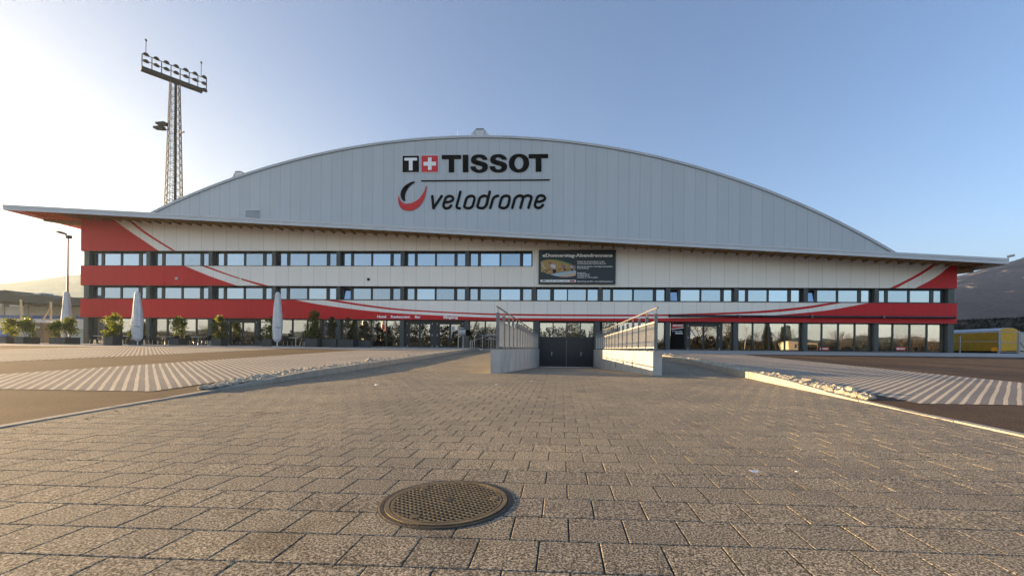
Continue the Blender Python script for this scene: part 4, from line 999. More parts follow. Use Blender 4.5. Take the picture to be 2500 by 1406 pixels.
CLOTH = simple('pale_grey_cover', (.62, .61, .60), .75, 0, 3., .10, .25, 12.)
def parasol(x, y, z0, h, seed, label, lean=0.):
    t = thing('closed_parasol', (x, y, z0), label, 'parasol', 'closed parasols on the terrace')
    g = MB(); rr = random.Random(seed); ph = [rr.random()*6.28 for i in range(4)]
    prof = [(.08,.36),(.20,.42),(.31,.62),(.345,.9),(.36,1.4),(.35,2.0),(.31,2.7),(.27,3.3),(.225,3.75),(.20,4.0),(.18,4.22),(.13,4.36),(.04,4.42)]; k = h/4.42
    def mod(a, z):
        return 1+.075*math.sin(5*a+ph[0]+z*.9)+.06*math.sin(9*a+ph[1]-z*.6)+.04*math.sin(3*a+ph[2]+z*2)
    pr = []
    for (r0, q0), (r1, q1) in zip(prof, prof[1:]):
        for s in range(3): pr.append((r0+(r1-r0)*s/3, (q0+(q1-q0)*s/3)*k))
    pr.append((prof[-1][0], prof[-1][1]*k))
    g.lathe((0, 0, 0), pr, 40, mod); g.v = [(v[0]+x+lean*v[2], v[1]+y, v[2]+z0) for v in g.v]; cv = g.build('cover', CLOTH, t, smooth=True)
    g = MB(); g.lathe((0,0,0), [(.205, 4.00*k), (.215, 4.02*k), (.20, 4.20*k), (.16, 4.30*k)], 28, mod); g.v = [(v[0]+x+lean*v[2], v[1]+y, v[2]+z0) for v in g.v]; g.build('top_cap', CLOTH, cv, smooth=True)
    g = MB(); g.tube((x, y, z0+.02), (x, y, z0+.5), .045, n=10); g.build('pole', WHITEM, t)
    g = MB(); g.box(x-.28, x+.28, y-.28, y+.28, z0, z0+.05); g.build('foot_plate', STEEL, t)
    g = MB(); g.tube((x+.12, y-.41, z0+1.55*k), (x+.40, y-.2, z0+1.5*k), .02, n=5); g.build('tie_strap', BLACKM, cv)
parasol(-45.2, 37.6, .0, 4.75, 1, 'closed white parasol beyond the left building corner, in front of the grandstand')
parasol(-35.2, 34.5, ZT(34.5)+.012, 4.5, 2, 'closed pale parasol standing before the red band, left of the two by the glass front', -.012)
parasol(-23.9, 35.5, ZT(35.5)+.012, 4.6, 3, 'slim closed pale parasol near the entrance, tip against the lower window band')

CHAIRM = simple('dark_woven_chair', (.028, .028, .030), .55, 0, 10., .2)
def make_chair(label):
    t = thing('cafe_chair', (0, 0, 0), label, 'chair', 'dark terrace chairs')
    g = MB(); g.box(-.24, .24, -.24, .22, .42, .46); g.build('seat', CHAIRM, t)
    g = MB()
    for i in range(7):
        a, b = -.26+i*.0743, -.26+(i+1)*.0743; f = lambda u: .22+.05*(1-(u/.26)**2)
        g.hexa([(a, f(a), .47), (b, f(b), .47), (a, f(a)+.025, .47), (b, f(b)+.025, .47), (a, f(a)+.09, .86), (b, f(b)+.09, .86), (a, f(a)+.115, .86), (b, f(b)+.115, .86)])
    g.build('backrest', CHAIRM, t)
    for sx in (-1, 1):
        for sy in (-1, 1):
            g = MB(); g.tube((sx*.22, sy*.2, .43), (sx*.25, sy*.25, 0), .018, n=6); g.build('leg', ALU, t)
        g = MB(); g.tube((sx*.25, -.2, .43), (sx*.26, -.22, .66), .014, n=5); g.tube((sx*.26, -.22, .66), (sx*.26, .26, .68), .018, n=6); g.build('armrest', CHAIRM, t)
    return t
def make_table(label):
    t = thing('cafe_table', (0, 0, 0), label, 'table', 'café tables on the terrace')
    g = MB(); g.box(-.40, .40, -.40, .40, .72, .75); g.build('table_top', simple('white_table_top', (.70, .70, .70), .35), t)
    g = MB(); g.tube((0, 0, .02), (0, 0, .72), .035, n=8); g.build('column', ALU, t)
    g = MB(); g.bar((-.32, 0, .02), (.32, 0, .02), .05, .03); g.bar((0, -.32, .021), (0, .32, .021), .05, .03); g.build('foot', ALU, t); return t
tab0 = None; ch0 = None
TBL = [(250, 36.2, 'leftmost white café table, between the corner column and the square laurel box'), (322, 36.3, 'café table behind the middle parasol'), (403, 36.4, 'café table left of the dark laurel box at the second glass bay'), (484, 36.3, 'café table between the dark and the egg-shaped laurel boxes'), (722, 36.4, 'café table right of the right-hand parasol, beside the tall laurel')]
for i, (px, y, lab) in enumerate(TBL):
    x = X_(px, y)
    if tab0 is None: tab0 = make_table(lab); o = tab0
    else: o = copy_tree(tab0)
    o.location = (x, y, ZT(y)+.013); o.rotation_euler.z = rnd.uniform(-.2, .2); o['label'] = lab
    for k, (dx, dy, rz) in enumerate(((-.75, .05, 90), (.78, -.05, -90), (.25, .85, 0))):
        if i == 0 and k == 2: continue
        nm = ('leftmost', 'parasol-side', 'second-bay', 'between-boxes', 'entrance-side')[i]
        cl = 'dark chair at the %s of the %s' % (('left', 'right', 'back')[k], ('leftmost café table by the corner column', 'café table behind the middle parasol', 'café table left of the dark laurel box', 'café table between the dark and egg-shaped laurels', 'café table right of the right-hand parasol')[i])
        if ch0 is None: ch0 = make_chair(cl); c = ch0
        else: c = copy_tree(ch0)
        c.location = (x+dx, y+dy, ZT(y)+.013); c.rotation_euler.z = R(rz+rnd.uniform(-14, 14)); c['label'] = cl

# ------------------------------------------------------------------ floodlight mast
MX, MY, HZ = -65.75, 70.45, 44.3
hd = Vector((4.9, 6.3, 0)).normalized(); hn = Vector((hd.y, -hd.x, 0))     # along the head, and towards the viewer's right
mast = thing('floodlight_mast', (MX, MY, 0), 'tall lattice floodlight mast with a wide lamp gantry behind the left of the roof', 'floodlight mast')
C0 = Vector((MX, MY, 0)); hw = lambda z: 1.55-.95*z/HZ
corner = lambda i, z: C0+hd*hw(z)*(1 if i in (0, 3) else -1)+hn*hw(z)*(1 if i in (0, 1) else -1)+Vector((0, 0, z))
for i in range(4):
    g = MB(); g.tube(corner(i, 0), corner(i, HZ), .07, .055, 6); g.build('mast_leg', DARKSTEEL, mast)
g = MB(); z = 14.0
while z < HZ-1:
    z2 = min(HZ-.1, z+1.25)
    for i in range(4):
        j = (i+1) % 4; g.bar(corner(i, z), corner(j, z2), .055, .055); g.bar(corner(j, z), corner(i, z2), .055, .055); g.bar(corner(i, z), corner(j, z), .05, .05)
    z = z2
g.build('lattice', DARKSTEEL, mast)
g = MB(); q = lambda z: C0+hd*.35*hw(z)-hn*hw(z)*.95+Vector((0,0,z)); g.bar(q(0), q(HZ), .26, .26, (0,1,0)); g.build('cable_duct', DARKSTEEL, mast)
g = MB(); q = lambda s, z: C0-hd*(hw(z)*.2+s)-hn*hw(z)*.8+Vector((0,0,z)); g.bar(q(.2, 0), q(.2, HZ), .04, .04, (0,1,0)); g.bar(q(-.2, 0), q(-.2, HZ), .04, .04, (0,1,0)); g.build('ladder', DARKSTEEL, mast)
PT = lambda a, b, z: C0+hd*a+hn*b+Vector((0, 0, HZ+z))
g = MB(); g.bar(PT(-4.25, 0, .25), PT(3.75, 0, .25), 1.1, .5); g.build('gantry_platform', DARKSTEEL, mast)
for a in (-4.2, -3.0, -1.8, -.6, .6, 1.8, 3.0, 4.2):
    g = MB(); g.bar(PT(a, .5, .0 if abs(a) > 4 else .5), PT(a, .5, 2.45), .09, .09, (1,0,0)); g.build('gantry_upright', DARKSTEEL, mast)
for zz in (1.5, 2.42):
    g = MB(); g.bar(PT(-4.2, .5, zz), PT(4.2, .5, zz), .09, .09); g.build('gantry_rail', DARKSTEEL, mast)
g = MB(); g.bar(PT(3.7, .5, .05), PT(4.2, .5, .05), .09, .09); g.build('gantry_rail', DARKSTEEL, mast)
def flood(a, zz, first=[None]):
    if first[0] is None:
        g = MB(); pr = [(.05, .42), (.22, .36), (.36, .20), (.42, .0), (.40, -.04)]; g.lathe((0, 0, 0), pr, 14)
        rot = Matrix.Rotation(R(38), 4, hd.to_3d())
        g.v = [tuple(rot @ Vector(v)) for v in g.v]; off = Vector((MX, MY, 0)); g.v = [tuple(Vector(v)+off) for v in g.v]
        first[0] = g.build('floodlight', DARKSTEEL, mast); o = first[0]
        s = MB(); s.lathe((0,0,0), [(.36, -.05), (.30, -.10)], 14); s.v = [tuple(rot @ Vector(v)+off) for v in s.v]; s.build('lens', STEEL, o)
    else: o = copy_tree(first[0], mast)
    o.location = PT(a, .25, zz)-C0
for i in range(7):
    a = -3.7+i*1.27; flood(a, 2.55); flood(a, 1.45)
flood(4.0, .35)
for a in (-3.75, 3.45):
    g = MB(); g.tube(PT(a, .5, 2.4), PT(a, .5, 4.7), .045, n=6); g.lathe(PT(a, .5, 4.7), [(.03, -.1), (.20, .15), (.03, .42)], 8); g.build('beacon_rod', DARKSTEEL, mast)
for k in (0, 1):
    c = at(397-k*6, 303+k*10, 69.6); g = MB(); g.hexa([(c.x-.9, c.y-.4, c.z-.15), (c.x+.7, c.y-.4, c.z-.3), (c.x-.9, c.y+.4, c.z-.15), (c.x+.7, c.y+.4, c.z-.3), (c.x-.9, c.y-.4, c.z+.15), (c.x+.6, c.y-.4, c.z+.25), (c.x-.9, c.y+.4, c.z+.15), (c.x+.6, c.y+.4, c.z+.25)]); g.build('side_lamp', DARKSTEEL, mast)
a, b = at(400, 318, 69.6), at(408, 316, 70.2); g = MB(); g.bar(a, b, .12, .12); c, d = at(436, 328, 70.2), at(450, 322, 69.2); g.bar(c, d, .14, .14); g.build('side_bracket', DARKSTEEL, mast)

# ------------------------------------------------------------------ street lamp, grandstand and other things on the left
LX, LYY = -50.4, 42.0
t = thing('street_lamp', (LX, LYY, 0), 'tall thin street lamp with a drop-shaped head left of the building', 'street lamp')
RUST = simple('reddish_pole', (.16, .08, .06), .6, .2, 3., .2)
g = MB(); g.tube((LX, LYY, 0), (LX, LYY, 10.75), .11, .065, 8); g.build('pole', RUST, t)
g = MB()
for z in (4.6, 5.4, 6.2, 8.6, 9.1): g.tube((LX-.22, LYY, z), (LX+.22, LYY, z), .015, n=5)
g.build('step_pegs', RUST, t)
g = MB(); g.box(LX-.12, LX+.32, LYY-.12, LYY+.12, 10.7, 11.0); g.build('gear_box', DARKSTEEL, t)
g = MB(); g.tube((LX, LYY, 10.8), (LX-.32, LYY, 11.1), .05, n=6); g.build('arm', DARKSTEEL, t)
g = MB(); rings = []
for k in range(9):
    u = k/8; x = LX-.28-1.15*u; r = .02+.20*math.sin(PI*min(1, (1-u)*1.0+.05)*.75); z = 11.12+.30*u
    rings.append([(x, LYY+r*math.cos(j*PI/5), z+(r*.9*math.sin(j*PI/5) if math.sin(j*PI/5) > 0 else r*.35*math.sin(j*PI/5))) for j in range(10)])
vs = [p for q in rings for p in q]; fs = [(i*10+j, i*10+(j+1) % 10, (i+1)*10+(j+1) % 10, (i+1)*10+j) for i in range(8) for j in range(10)]+[tuple(range(10)), tuple(range(80, 90))]
g.raw(vs, fs); g.build('lamp_head', DARKSTEEL, t, smooth=True)

def pq(px, py, Y): p = at(px, py, Y); return (p.x, p.z)
def slabpx(g, pts, y0, y1, Y=None): g.prism([pq(u, v, Y or y0) for u, v in pts], y0, y1)
PLASTER = simple('pale_render', (.52, .48, .42), .85, 0, .4, .15); PLWHITE = simple('white_render', (.68, .66, .66), .8, 0, .5, .1); SEATB = simple('blue_seat_plastic', (.03, .10, .42), .5, 0, 2., .4); DKROOF = simple('dark_roof_sheet', (.035, .032, .028), .7, 0, .6, .2); TIMBER = simple('weathered_timber', (.42, .33, .20), .8, 0, 3., .2); TARP = simple('brown_tarpaulin', (.16, .11, .06), .8, 0, 1.2, .35)
gs = thing('grandstand', (-95, 78, 0), 'low stadium grandstand with dark folded roof and rows of blue seats at the left edge', 'grandstand')
g = MB(); slabpx(g, [(-120,703),(-60,716),(0,712),(31,710),(75,723),(118,720),(158,732),(200,728),(260,728),(260,749),(195,747),(120,742),(60,738),(0,735),(-120,732)], 73, 90, 74); g.build('roof', DKROOF, gs)
g = MB(); slabpx(g, [(-120,733),(260,749),(260,840),(-120,836)], 88, 89, 88); g.build('rear_wall', PLASTER, gs)
for a, b, m in ((-60, 8, PLASTER), (12, 61, PLWHITE), (70, 118, PLASTER), (122, 260, PLASTER)):
    g = MB(); slabpx(g, [(a,748),(b,749),(b,770),(a,770)], 80, 80.6, 80); g.build('parapet_panel', m, gs)
for a, b in ((8, 12), (61, 70), (118, 122)):
    g = MB(); slabpx(g, [(a,742),(b,742),(b,838),(a,838)], 79.8, 80.7, 80); g.build('pillar', CONC, gs)
for v, Y in ((769.5, 79.4), (772.5, 78.9), (775.5, 78.4)):
    g = MB(); a, b = at(-60, v, Y), at(260, v, Y); x = a.x
    while x < b.x: g.box(x, x+.46, Y, Y+.35, a.z-.28, a.z+.05); x += .55
    g.build('seat_row', SEATB, gs)
g = MB(); slabpx(g, [(-60,778),(260,779),(260,803),(-60,803)], 77.6, 78.2, 77.6); g.build('front_wall', PLWHITE, gs)
g = MB(); slabpx(g, [(-60,803),(260,803),(260,840),(-60,838)], 77.7, 78.2, 77.7); g.build('base_wall', CONC, gs)
g = MB(); slabpx(g, [(20,782),(30,782),(30,838),(20,838)], 77.4, 77.65, 77.4); g.build('doorway', DKROOF, gs)
g = MB(); slabpx(g, [(18,779),(32,779),(32,782),(18,782)], 77.3, 77.65, 77.3); slabpx(g, [(18,782),(20,782),(20,838),(18,838)], 77.3, 77.65, 77.3); g.build('door_surround', PLWHITE, gs)
g = MB(); slabpx(g, [(-60,806),(16,806),(16,822),(-60,822)], 76.9, 77.3, 76.9); g.build('seat_row', SEATB, gs)
t = thing('roof_skylight', (-84, 80, 10.6), 'glazed skylight frame on the dark grandstand roof', 'skylight')
g = MB(); slabpx(g, [(70,720),(98,714),(101,717),(92,720),(80,723)], 76, 78, 76); g.build('frame', ALU, t)
for (a, v0, v1, lab) in ((51, 731, 800, 'pale timber post before the grandstand, left of two'), (124, 737, 806, 'pale timber post with a slanting brace before the grandstand')):
    t = thing('timber_post', tuple(at(a, 838, 62)), lab, 'post'); p, q = at(a, 838, 62), at(a, v0, 62); g = MB(); g.bar(p, q, .20, .20, (0,1,0)); g.build('post', TIMBER, t)
    if a == 124: g = MB(); g.bar(at(123, 750, 61.8), at(98, 792, 61.8), .15, .15, (0,1,0)); g.build('brace', TIMBER, t)
t = thing('site_shed', tuple(at(94, 838, 58)), 'brown tarpaulin shed with a white top edge behind the left planted boxes', 'shed')
g = MB(); slabpx(g, [(78,787),(106,789),(107,840),(78,840)], 58, 61, 58); g.build('tarp_side', TARP, t); g = MB(); slabpx(g, [(66,781),(114,783),(114,786.5),(66,785)], 57.9, 61, 58); g.build('top_edge', PLWHITE, t); g = MB(); slabpx(g, [(82,798),(98,798),(98,801),(82,801)], 57.85, 57.98, 58); g.build('label_strip', PLWHITE, t)

# ------------------------------------------------------------------ right: yellow trailer, gate, hedge, wall
YEL = simple('yellow_trailer_paint', (.66, .36, .010), .5, 0, 1.2, .12)
t = thing('site_trailer', (45.2, 46, -.1), 'yellow site trailer with a rounded grey roof parked right of the building', 'trailer')
x0, x1, ya, yb = 44.15, 46.15, 46.0, 54.5; zb, ze = .22, 2.12
prof = [(x0, ze)]+[(x0+(x1-x0)*(.5-.5*math.cos(PI*k/10)), ze+.42*math.sin(PI*k/10)) for k in range(1, 10)]+[(x1, ze)]
g = MB(); g.prism([(x0, zb), (x1, zb)]+list(reversed(prof)), ya, yb); g.build('body', YEL, t)
g = MB()
for (a, b), (c, d) in zip(prof, prof[1:]):
    for k in range(8):
        y0, y1 = ya+.06+(yb-ya-.1)*k/8, ya+(yb-ya-.1)*(k+1)/8
        g.hexa([(a, y0, b+.008), (c, y0, d+.008), (a, y1, b+.008), (c, y1, d+.008), (a, y0, b+.04), (c, y0, d+.04), (a, y1, b+.04), (c, y1, d+.04)])
g.build('roof', FASCIA, t)
g = MB(); g.box(x0+.2, x1-.35, ya-.03, ya-.002, .35, 2.0); d = g.build('door', YEL, t); g = MB(); g.box(x0+.30, x0+.38, ya-.07, ya-.031, 1.0, 1.16); g.build('handle', STEEL, d)
g = MB(); g.box(x0-.015, x0-.002, ya+.3, ya+3.0, 1.28, 1.31); g.build('side_trim', simple('dark_yellow_trim', (.25, .12, .008), .5), t)
for y in (47.4, 52.6):
    for x in (x0+.25, x1-.25):
        g = MB(); g.tube((x-.09, y, .22), (x+.09, y, .22), .33, n=16); wq = g.build('wheel', BLACKM, t); g = MB(); g.tube((x-.095, y, .22), (x+.095, y, .22), .15, n=10); g.build('rim', STEEL, wq)
g = MB(); g.box(x0+.1, x1-.1, ya+.1, yb-.1, .05, .215); g.build('chassis', DARKSTEEL, t); g = MB(); g.bar((x0+.9, ya, .2), (x0+.9, ya-1.5, .2), .1, .1); g.build('drawbar', DARKSTEEL, t)
for px, lab in ((2343, 'single galvanised fence post before the yellow trailer side'),):
    p = at(px, 862, 42); t = thing('fence_post', (p.x, 42, -.05), lab, 'post'); g = MB(); g.tube((p.x, 42, -.05), (p.x, 42, 1.6), .06, n=8); g.build('post', STEEL, t); g = MB(); g.tube((p.x, 42, 1.6), (p.x, 42, 1.63), .068, n=8); g.build('cap', DARKSTEEL, t)
p, q = at(2438, 862, 42), at(2487, 862, 42); t = thing('wire_gate', (p.x, 42, -.05), 'galvanised tube gate with wire mesh in front of the yellow trailer door', 'gate')
for x in (p.x, q.x): g = MB(); g.tube((x, 42, -.05), (x, 42, 2.05), .075, n=8); g.build('gate_post', STEEL, t)
x0, x1 = p.x+.16, q.x-.14
g = MB()
for a, b in (((x0, 42, .1), (x0, 42, 1.95)), ((x1, 42, .1), (x1, 42, 1.95)), ((x0, 42, .1), (x1, 42, .1)), ((x0, 42, 1.95), (x1, 42, 1.95)), ((x0, 42, 1.0), (x1, 42, 1.0))): g.tube(a, b, .032, n=6)
g.build('gate_frame', STEEL, t); g = MB(); g.box(x0+.02, x0+.16, 41.94, 42.06, 1.0, 1.12); g.build('latch', STEEL, t); g = MB(); g.tube((q.x, 42, 1.2), (q.x+1.6, 42.8, .1), .05, n=6); g.build('brace', STEEL, t)
g = MB(); a = at(2328, 862, 42); g.tube((a.x-1, 42, 1.02), (p.x, 42, 1.08), .02, n=5); o = g.build('tension_wire', STEEL, origin=(p.x-2, 42, 1.0)); tag(o, 'thin tension wire strung from the building to the gate post', 'wire')
t = thing('boundary_wall', (62, 56, 0), 'pale grey garden wall at the right edge behind the gate', 'wall'); a = at(2492, 812, 56); g = MB(); g.box(a.x, a.x+30, 56, 56.3, -.2, a.z); g.build('wall', PLASTER, t); g = MB(); g.box(a.x-.05, a.x+30.05, 55.93, 56.37, a.z, a.z+.10); g.build('coping', CONC, t)
HEDGE = leaf_mat('dark_hedge', (.010, .010, .007), (.028, .024, .014), .05, 1.2)
g = MB(); rr = random.Random(3); hx0, hx1 = 52., 110.
def hplace(q):
    u = q.random(); x = hx0+(hx1-hx0)*u; top = at(2320+(x-52)*4.0, 0, 62).z; top = 4.3+.052*(x-55); s = q.random()
    if s < .6: return Vector((x, 62-.1*q.random(), q.random()*top)), Vector((0, -1, 0))
    return Vector((x, 62+2.4*q.random(), top-.1+.16*q.random()+.1*math.sin(x*3.1))), Vector((0, 0, 1))
leaves(g, 9000, .30, hplace, rr); g.hexa([(hx0, 62.1, -.2), (hx1, 62.1, -.2), (hx0, 64.4, -.2), (hx1, 64.4, -.2), (hx0, 62.1, 4.1), (hx1, 62.1, 7.1), (hx0, 64.4, 4.1), (hx1, 64.4, 7.1)])
o = g.build('clipped_hedge', HEDGE, origin=(70, 62, 0)); tag(o, 'long dark clipped hedge rising behind the yellow trailer', 'hedge')
#---MARK5
# ------------------------------------------------------------------ hills
def forest_mat(name, c0, c1, rock=None, scale=.02):
    m, t, b = newmat(name); g = N(t, 'ShaderNodeNewGeometry'); b.inputs['Roughness'].default_value = .95; b.inputs['Specular IOR Level'].default_value = .0
    n1 = N(t, 'ShaderNodeTexNoise', i_Scale=scale, i_Detail=10., i_Roughness=.7); n2 = N(t, 'ShaderNodeTexNoise', i_Scale=scale*.14, i_Detail=5.)
    for n in (n1, n2): L(t, g.outputs['Position'], n.inputs['Vector'])
    r = ramp(t, n1.outputs[0], [(.34, c0), (.66, c1)]); v = ramp(t, n2.outputs[0], [(.35, (.7, .7, .72)), (.65, (1.25, 1.2, 1.15))]); c = mixc(t, 1., r.outputs[0], v.outputs[0], 'MULTIPLY')
    if rock:
        mp = N(t, 'ShaderNodeMapping'); mp.inputs['Scale'].default_value = (.010, .010, .026); mp.inputs['Rotation'].default_value = (0, R(35), 0); L(t, g.outputs['Position'], mp.inputs['Vector'])
        n3 = N(t, 'ShaderNodeTexNoise', i_Scale=1.0, i_Detail=10., i_Roughness=.72); L(t, mp.outputs[0], n3.inputs['Vector'])
        sp_ = N(t, 'ShaderNodeSeparateXYZ'); L(t, g.outputs['Position'], sp_.inputs[0])
        hm = ramp(t, mul(t, sp_.outputs[2], 1/300.), [(.30, (0,0,0)), (.45, (1,1,1)), (.8, (1,1,1)), (.95, (0,0,0))])
        k = ramp(t, n3.outputs[0], [(.585, (0,0,0)), (.63, (1,1,1))]); c = mixc(t, mul(t, k.outputs[0], hm.outputs[0]), c, rock)
    L(t, c, b.inputs['Base Color'])
    bp = N(t, 'ShaderNodeBump', i_Strength=1., i_Distance=22.); L(t, n1.outputs[0], bp.inputs['Height']); L(t, bp.outputs[0], b.inputs['Normal']); return m
def hill(name, az0, az1, r0, r1, prof, mat, naz=120, nr=26, rough=.10, seed=0):
    g = MB(); pts = []
    for i in range(naz+1):
        az = az0+(az1-az0)*i/naz; row = []
        for j in range(nr+1):
            u = j/nr*1.25; r = r0+(r1-r0)*u; k = min(u, 1.0); s = (k*k*(3-2*k))**.85 if u <= 1 else 1-(u-1)*1.2
            x, y = r*math.sin(R(az)), r*math.cos(R(az)); h = prof(az)*r1*s
            nz = noise.fractal(Vector((x*.0016+seed, y*.0016, seed)), .9, 2.1, 6); nz2 = noise.fractal(Vector((x*.011+seed, y*.011, 3)), .8, 2.2, 4)
            row.append((x, y, -1+h*(1+rough*nz*1.6)+rough*prof(az)*r1*.10*nz2*k))
        pts.append(row)
    vs = [p for r_ in pts for p in r_]; n = nr+1
    g.raw(vs, [(i*n+j, i*n+j+1, (i+1)*n+j+1, (i+1)*n+j) for i in range(naz) for j in range(nr)])
    return tag(g.build(name, mat, smooth=True), kind='structure')
FOREST = forest_mat('bare_mountain_forest', (.013, .018, .034), (.045, .050, .072), (.46, .40, .37), .075)
FOREST2 = forest_mat('distant_hill_forest', (.11, .10, .082), (.19, .165, .13), None, .02)
FOREST3 = forest_mat('rear_tree_line', (.030, .028, .012), (.085, .070, .035), None, .25)
lp = lambda tab: (lambda a: interp(tab, a))
hill('mountain', 12, 84, 600, 1900, lp([(12,.08),(30,.10),(38,.115),(43,.124),(46,.128),(52,.14),(64,.12),(84,.06)]), FOREST, 150, 34, .13, 5)
hill('hill', -100, -22, 600, 1700, lp([(-100,.03),(-75,.055),(-60,.078),(-53.9,.080),(-49.4,.100),(-44,.108),(-22,.10)]), FOREST2, 120, 20, .05, 2)
hill('hill', 95, 265, 180, 420, lp([(95,.022),(130,.030),(160,.024),(200,.030),(230,.026),(265,.02)]), FOREST3, 160, 12, .35, 9)
# sunlit wood at the foot of the mountain
WOODM = leaf_mat('winter_wood', (.16, .10, .045), (.34, .22, .11), .1, .3)
g = MB(); rr = random.Random(8)
def wplace(q):
    az = q.uniform(36, 56); r = q.uniform(300, 350); top = (13+4*noise.noise(Vector((az*1.7, r*.05, 0))))*(1.0 if az < 43.5 else .72)
    return Vector((r*math.sin(R(az)), r*math.cos(R(az)), top*q.random()**.6)), Vector((0, 0, .4))
leaves(g, 16000, 2.2, wplace, rr)
tag(g.build('far_wood', WOODM), kind='stuff')

# ------------------------------------------------------------------ trees
def bare_tree_mesh(h, seed, spread=.55):
    g = MB(); rr = random.Random(seed); crown = MB()
    def grow(p, d, l, r, lev):
        n = 3 if lev < 3 else 2; q = p
        for i in range(n):
            d = (d+Vector((rr.gauss(0,.12), rr.gauss(0,.12), .05+rr.gauss(0,.06)))).normalized(); q2 = q+d*l/n; ra = r*(1-.35*i/n); rb = r*(1-.35*(i+1)/n)
            (g if lev == 0 else crown).tube(q, q2, ra, rb, 6 if lev < 2 else 3, False); q = q2
            if lev >= 1 and lev < 5 and rr.random() < .6:
                s = d.orthogonal(); s.rotate(Matrix.Rotation(rr.random()*6.28, 3, d)); grow(q, (d*.55+s*.75).normalized(), l*.5, rb*.45, lev+1)
        if lev < 5:
            k = 4 if lev == 0 else 3 if lev < 4 else 2; a0 = rr.random()*6.28
            for i in range(k):
                s = d.orthogonal(); s.rotate(Matrix.Rotation(a0+6.28*i/k, 3, d)); t = spread*rr.uniform(.7, 1.3); grow(q, (d*math.cos(t)+s*math.sin(t)).normalized(), l*rr.uniform(.62, .8), r*.58, lev+1)
    grow(Vector((0,0,0)), Vector((0,0,1)), h*.26, h*.018, 0); return g, crown
TM = {}
def bare_tree(kind, x, y, s, rot, label):
    if kind not in TM:
        a, b = bare_tree_mesh(10, 20+kind, .45+.09*kind); TM[kind] = (a.mesh('trunk', BARK), b.mesh('crown', BARK))
    t = thing('bare_tree', (x, y, ZT(y)-.05), label, 'tree', 'leafless trees across the lot'); t.rotation_euler.z = rot; t.scale = (s, s, s)
    for n, m in zip(('trunk', 'crown'), TM[kind]): o = bpy.data.objects.new(n, m); COL.objects.link(o); o.parent = t
for i, (k, x, y, s) in enumerate([(0,-104,-30,.85),(1,-92,-33,.95),(2,-80,-28,.85),(0,-50,-30,1.5),(1,-40,-33,1.35),(2,-29,-30,1.0),(1,-18,-34,.95),(0,-9,-31,1.0),(2,3,-33,1.0),(1,33,-30,1.5),(0,41,-33,1.35),(2,49,-32,1.0),(1,58,-36,1.0),(0,68,-30,.95),(2,74,-34,.85),(1,84,-31,.85),(0,94,-36,.9)]):
    bare_tree(k, x, y, s, i*1.3, 'leafless tree mirrored in the glass front')
NEEDLE = leaf_mat('spruce_needles', (.008, .014, .006), (.030, .040, .016), .1, 2.)
def conifer(x, y, h, r, seed, label):
    t = thing('conifer', (x, y, ZT(y)), label, 'tree'); rr = random.Random(seed); z0 = ZT(y)
    g = MB(); g.tube((x, y, z0), (x, y, z0+h*.95), .18, .03, 8); g.build('trunk', BARK, t); g = MB()
    def place(q):
        u = q.random()**.8; z = h*(.06+.94*u); a = q.random()*6.28; lim = r*(1-u)*(.75+.25*math.sin(z*4.2+a*2)); k = lim*q.random()**.4
        return Vector((x+k*math.cos(a), y+k*math.sin(a), z0+z-.25*k)), Vector((math.cos(a), math.sin(a), -.5))
    leaves(g, 2600, .55, place, rr); g.build('crown', NEEDLE, t)
conifer(-56, -26, 10.5, 3.6, 1, 'broad dark spruce mirrored in the glass behind the right-hand parasol'); conifer(54, -38, 9.0, 2.2, 2, 'slim spruce mirrored in the shop windows beside the white van box'); conifer(59, -40, 7.8, 2.8, 3, 'squat spruce mirrored in the shop windows over the white van box')
def thicket(x0, x1, y, h, n, seed, mat, label):
    g = MB(); rr = random.Random(seed)
    def place(q):
        x = q.uniform(x0, x1); top = h*(.65+.35*noise.noise(Vector((x*.25, seed, 0)))+.25*noise.noise(Vector((x*.9, seed, 2)))); return Vector((x, y+q.uniform(-1.5, 1.5), ZT(y)+top*q.random()**.7)), Vector((0, 0, .3))
    leaves(g, n, .5, place, rr); tag(g.build('thicket', mat, origin=((x0+x1)/2, y, ZT(y))), label, 'bushes')
BRUSH = leaf_mat('winter_brush', (.030, .024, .010), (.085, .066, .028), .15, 1.)
thicket(-62, 12, -24, 9.5, 13000, 1, NEEDLE, 'dark evergreen thicket mirrored in the entrance glass'); thicket(-120, -62, -30, 5.5, 7000, 2, BRUSH, 'brown winter brush mirrored in the left glass bays')
thicket(12, 46, -26, 6.5, 6500, 3, BRUSH, 'brown brush mirrored in the glass around the shop door'); thicket(46, 120, -44, 5.8, 8000, 4, BRUSH, 'low brown brush mirrored in the right shop windows')
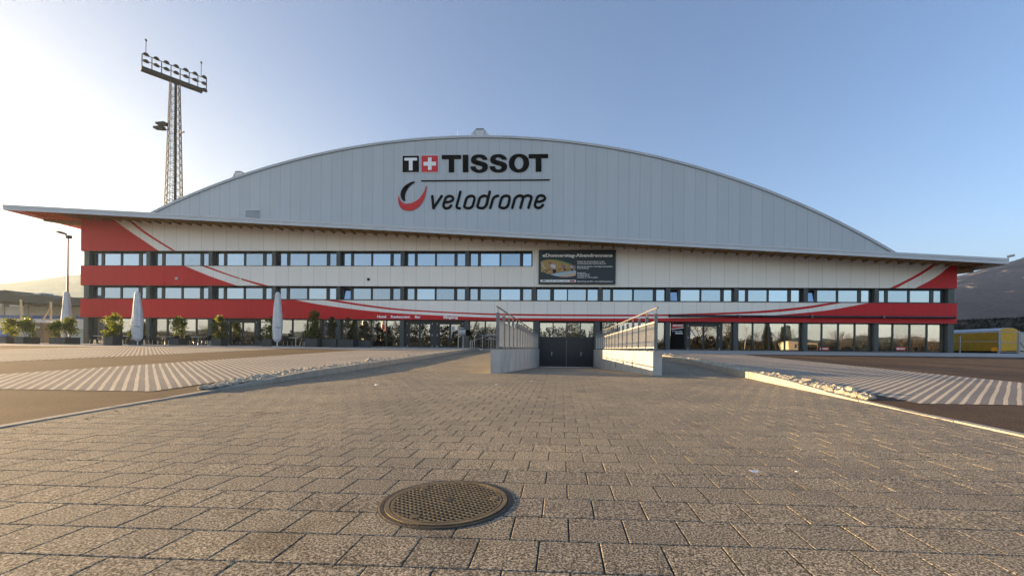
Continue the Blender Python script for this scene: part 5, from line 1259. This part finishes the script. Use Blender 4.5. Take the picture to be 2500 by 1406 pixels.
# things across the lot that show in the glass
CREAM = simple('cream_box_paint', (.60, .50, .36), .5, 0, 1., .1)
t = thing('box_trailer', (55, -24, -1.6), 'cream box trailer with black lettered panel mirrored in the shop windows', 'trailer')
zb = ZT(-24); g = MB(); g.box(51.3, 59, -26.2, -24, zb+.6, zb+3.4); g.build('body', CREAM, t)
g = MB(); g.box(52.6, 58.8, -24+.003, -24+.02, zb+1.9, zb+2.9); g.build('panel', BLACKM, t)
vs, fs = text_mesh('EX', .05, .02); g = MB(); mx_ = max(v.x for v in vs); g.raw([(54.6-v.x/mx_*1.7, -24+.03+v.z, zb+2.0+v.y*1.05) for v in vs], fs); g.build('lettering', CREAM, t)
for x in (53.2, 57.6): g = MB(); g.tube((x, -24.2, zb+.45), (x, -23.95, zb+.45), .45, n=16); g.build('wheel', BLACKM, t)
for i, (x, y, lab) in enumerate(((-46.5, -22, 'white and red flag mirrored beside the glass left of the doors, left of two'), (-42.5, -22, 'white and red flag mirrored just left of the entrance doors'))):
    t = thing('flagpole', (x, y, ZT(y)), lab, 'flag', 'flags across the lot'); g = MB(); g.tube((x, y, ZT(y)), (x, y, 8.5), .06, .04, 8); g.build('pole', ALU, t)
    for (za, zb2, m) in ((5.2, 8.3, WHITEM), (4.0, 5.2, REDM)):
        g = MB()
        for k in range(8):
            u, v = k/8, (k+1)/8; f = lambda q: y+.14*math.sin(q*7+i); g.face([(x+.06+1.1*u, f(u), za-.5*u), (x+.06+1.1*v, f(v), za-.5*v), (x+.06+1.1*v, f(v), zb2-.5*v), (x+.06+1.1*u, f(u), zb2-.5*u)])
        g.build('cloth', m, t)
for x, s, lab in ((38.5, .9, 'sunlit young birch stem mirrored in the shop door'), (26, 1.1, 'thin pale stem mirrored in the shop entrance')):
    t = thing('sapling', (x, -16, ZT(-16)), lab, 'tree'); g = MB(); g.tube((x, -16, ZT(-16)), (x+.3, -16, 6*s), .10, .03, 6); g.build('trunk', KERBM, t); g = MB(); rr = random.Random(int(x))
    for i in range(14): z = 2.5+3*rr.random(); a = rr.random()*6.28; g.tube((x+.2, -16, z), (x+.2+math.cos(a)*.8, -16+math.sin(a)*.8, z+.9), .02, .008, 4)
    g.build('crown', BARK, t)

# ------------------------------------------------------------------ air
g = MB(); g.box(-2450, 2450, -900, 2450, -3.5, 420)
hm = bpy.data.materials.new('valley_haze'); hm.use_nodes = True; ht = hm.node_tree; ht.nodes.clear()
ho = ht.nodes.new('ShaderNodeOutputMaterial'); hv = ht.nodes.new('ShaderNodeVolumePrincipled'); hv.inputs['Color'].default_value = (.62, .80, 1.0, 1)
hv.inputs['Density'].default_value = HAZE_DENSITY; hv.inputs['Anisotropy'].default_value = .58; ht.links.new(hv.outputs[0], ho.inputs['Volume'])
tag(g.build('haze', hm), kind='stuff')
#---MARK6
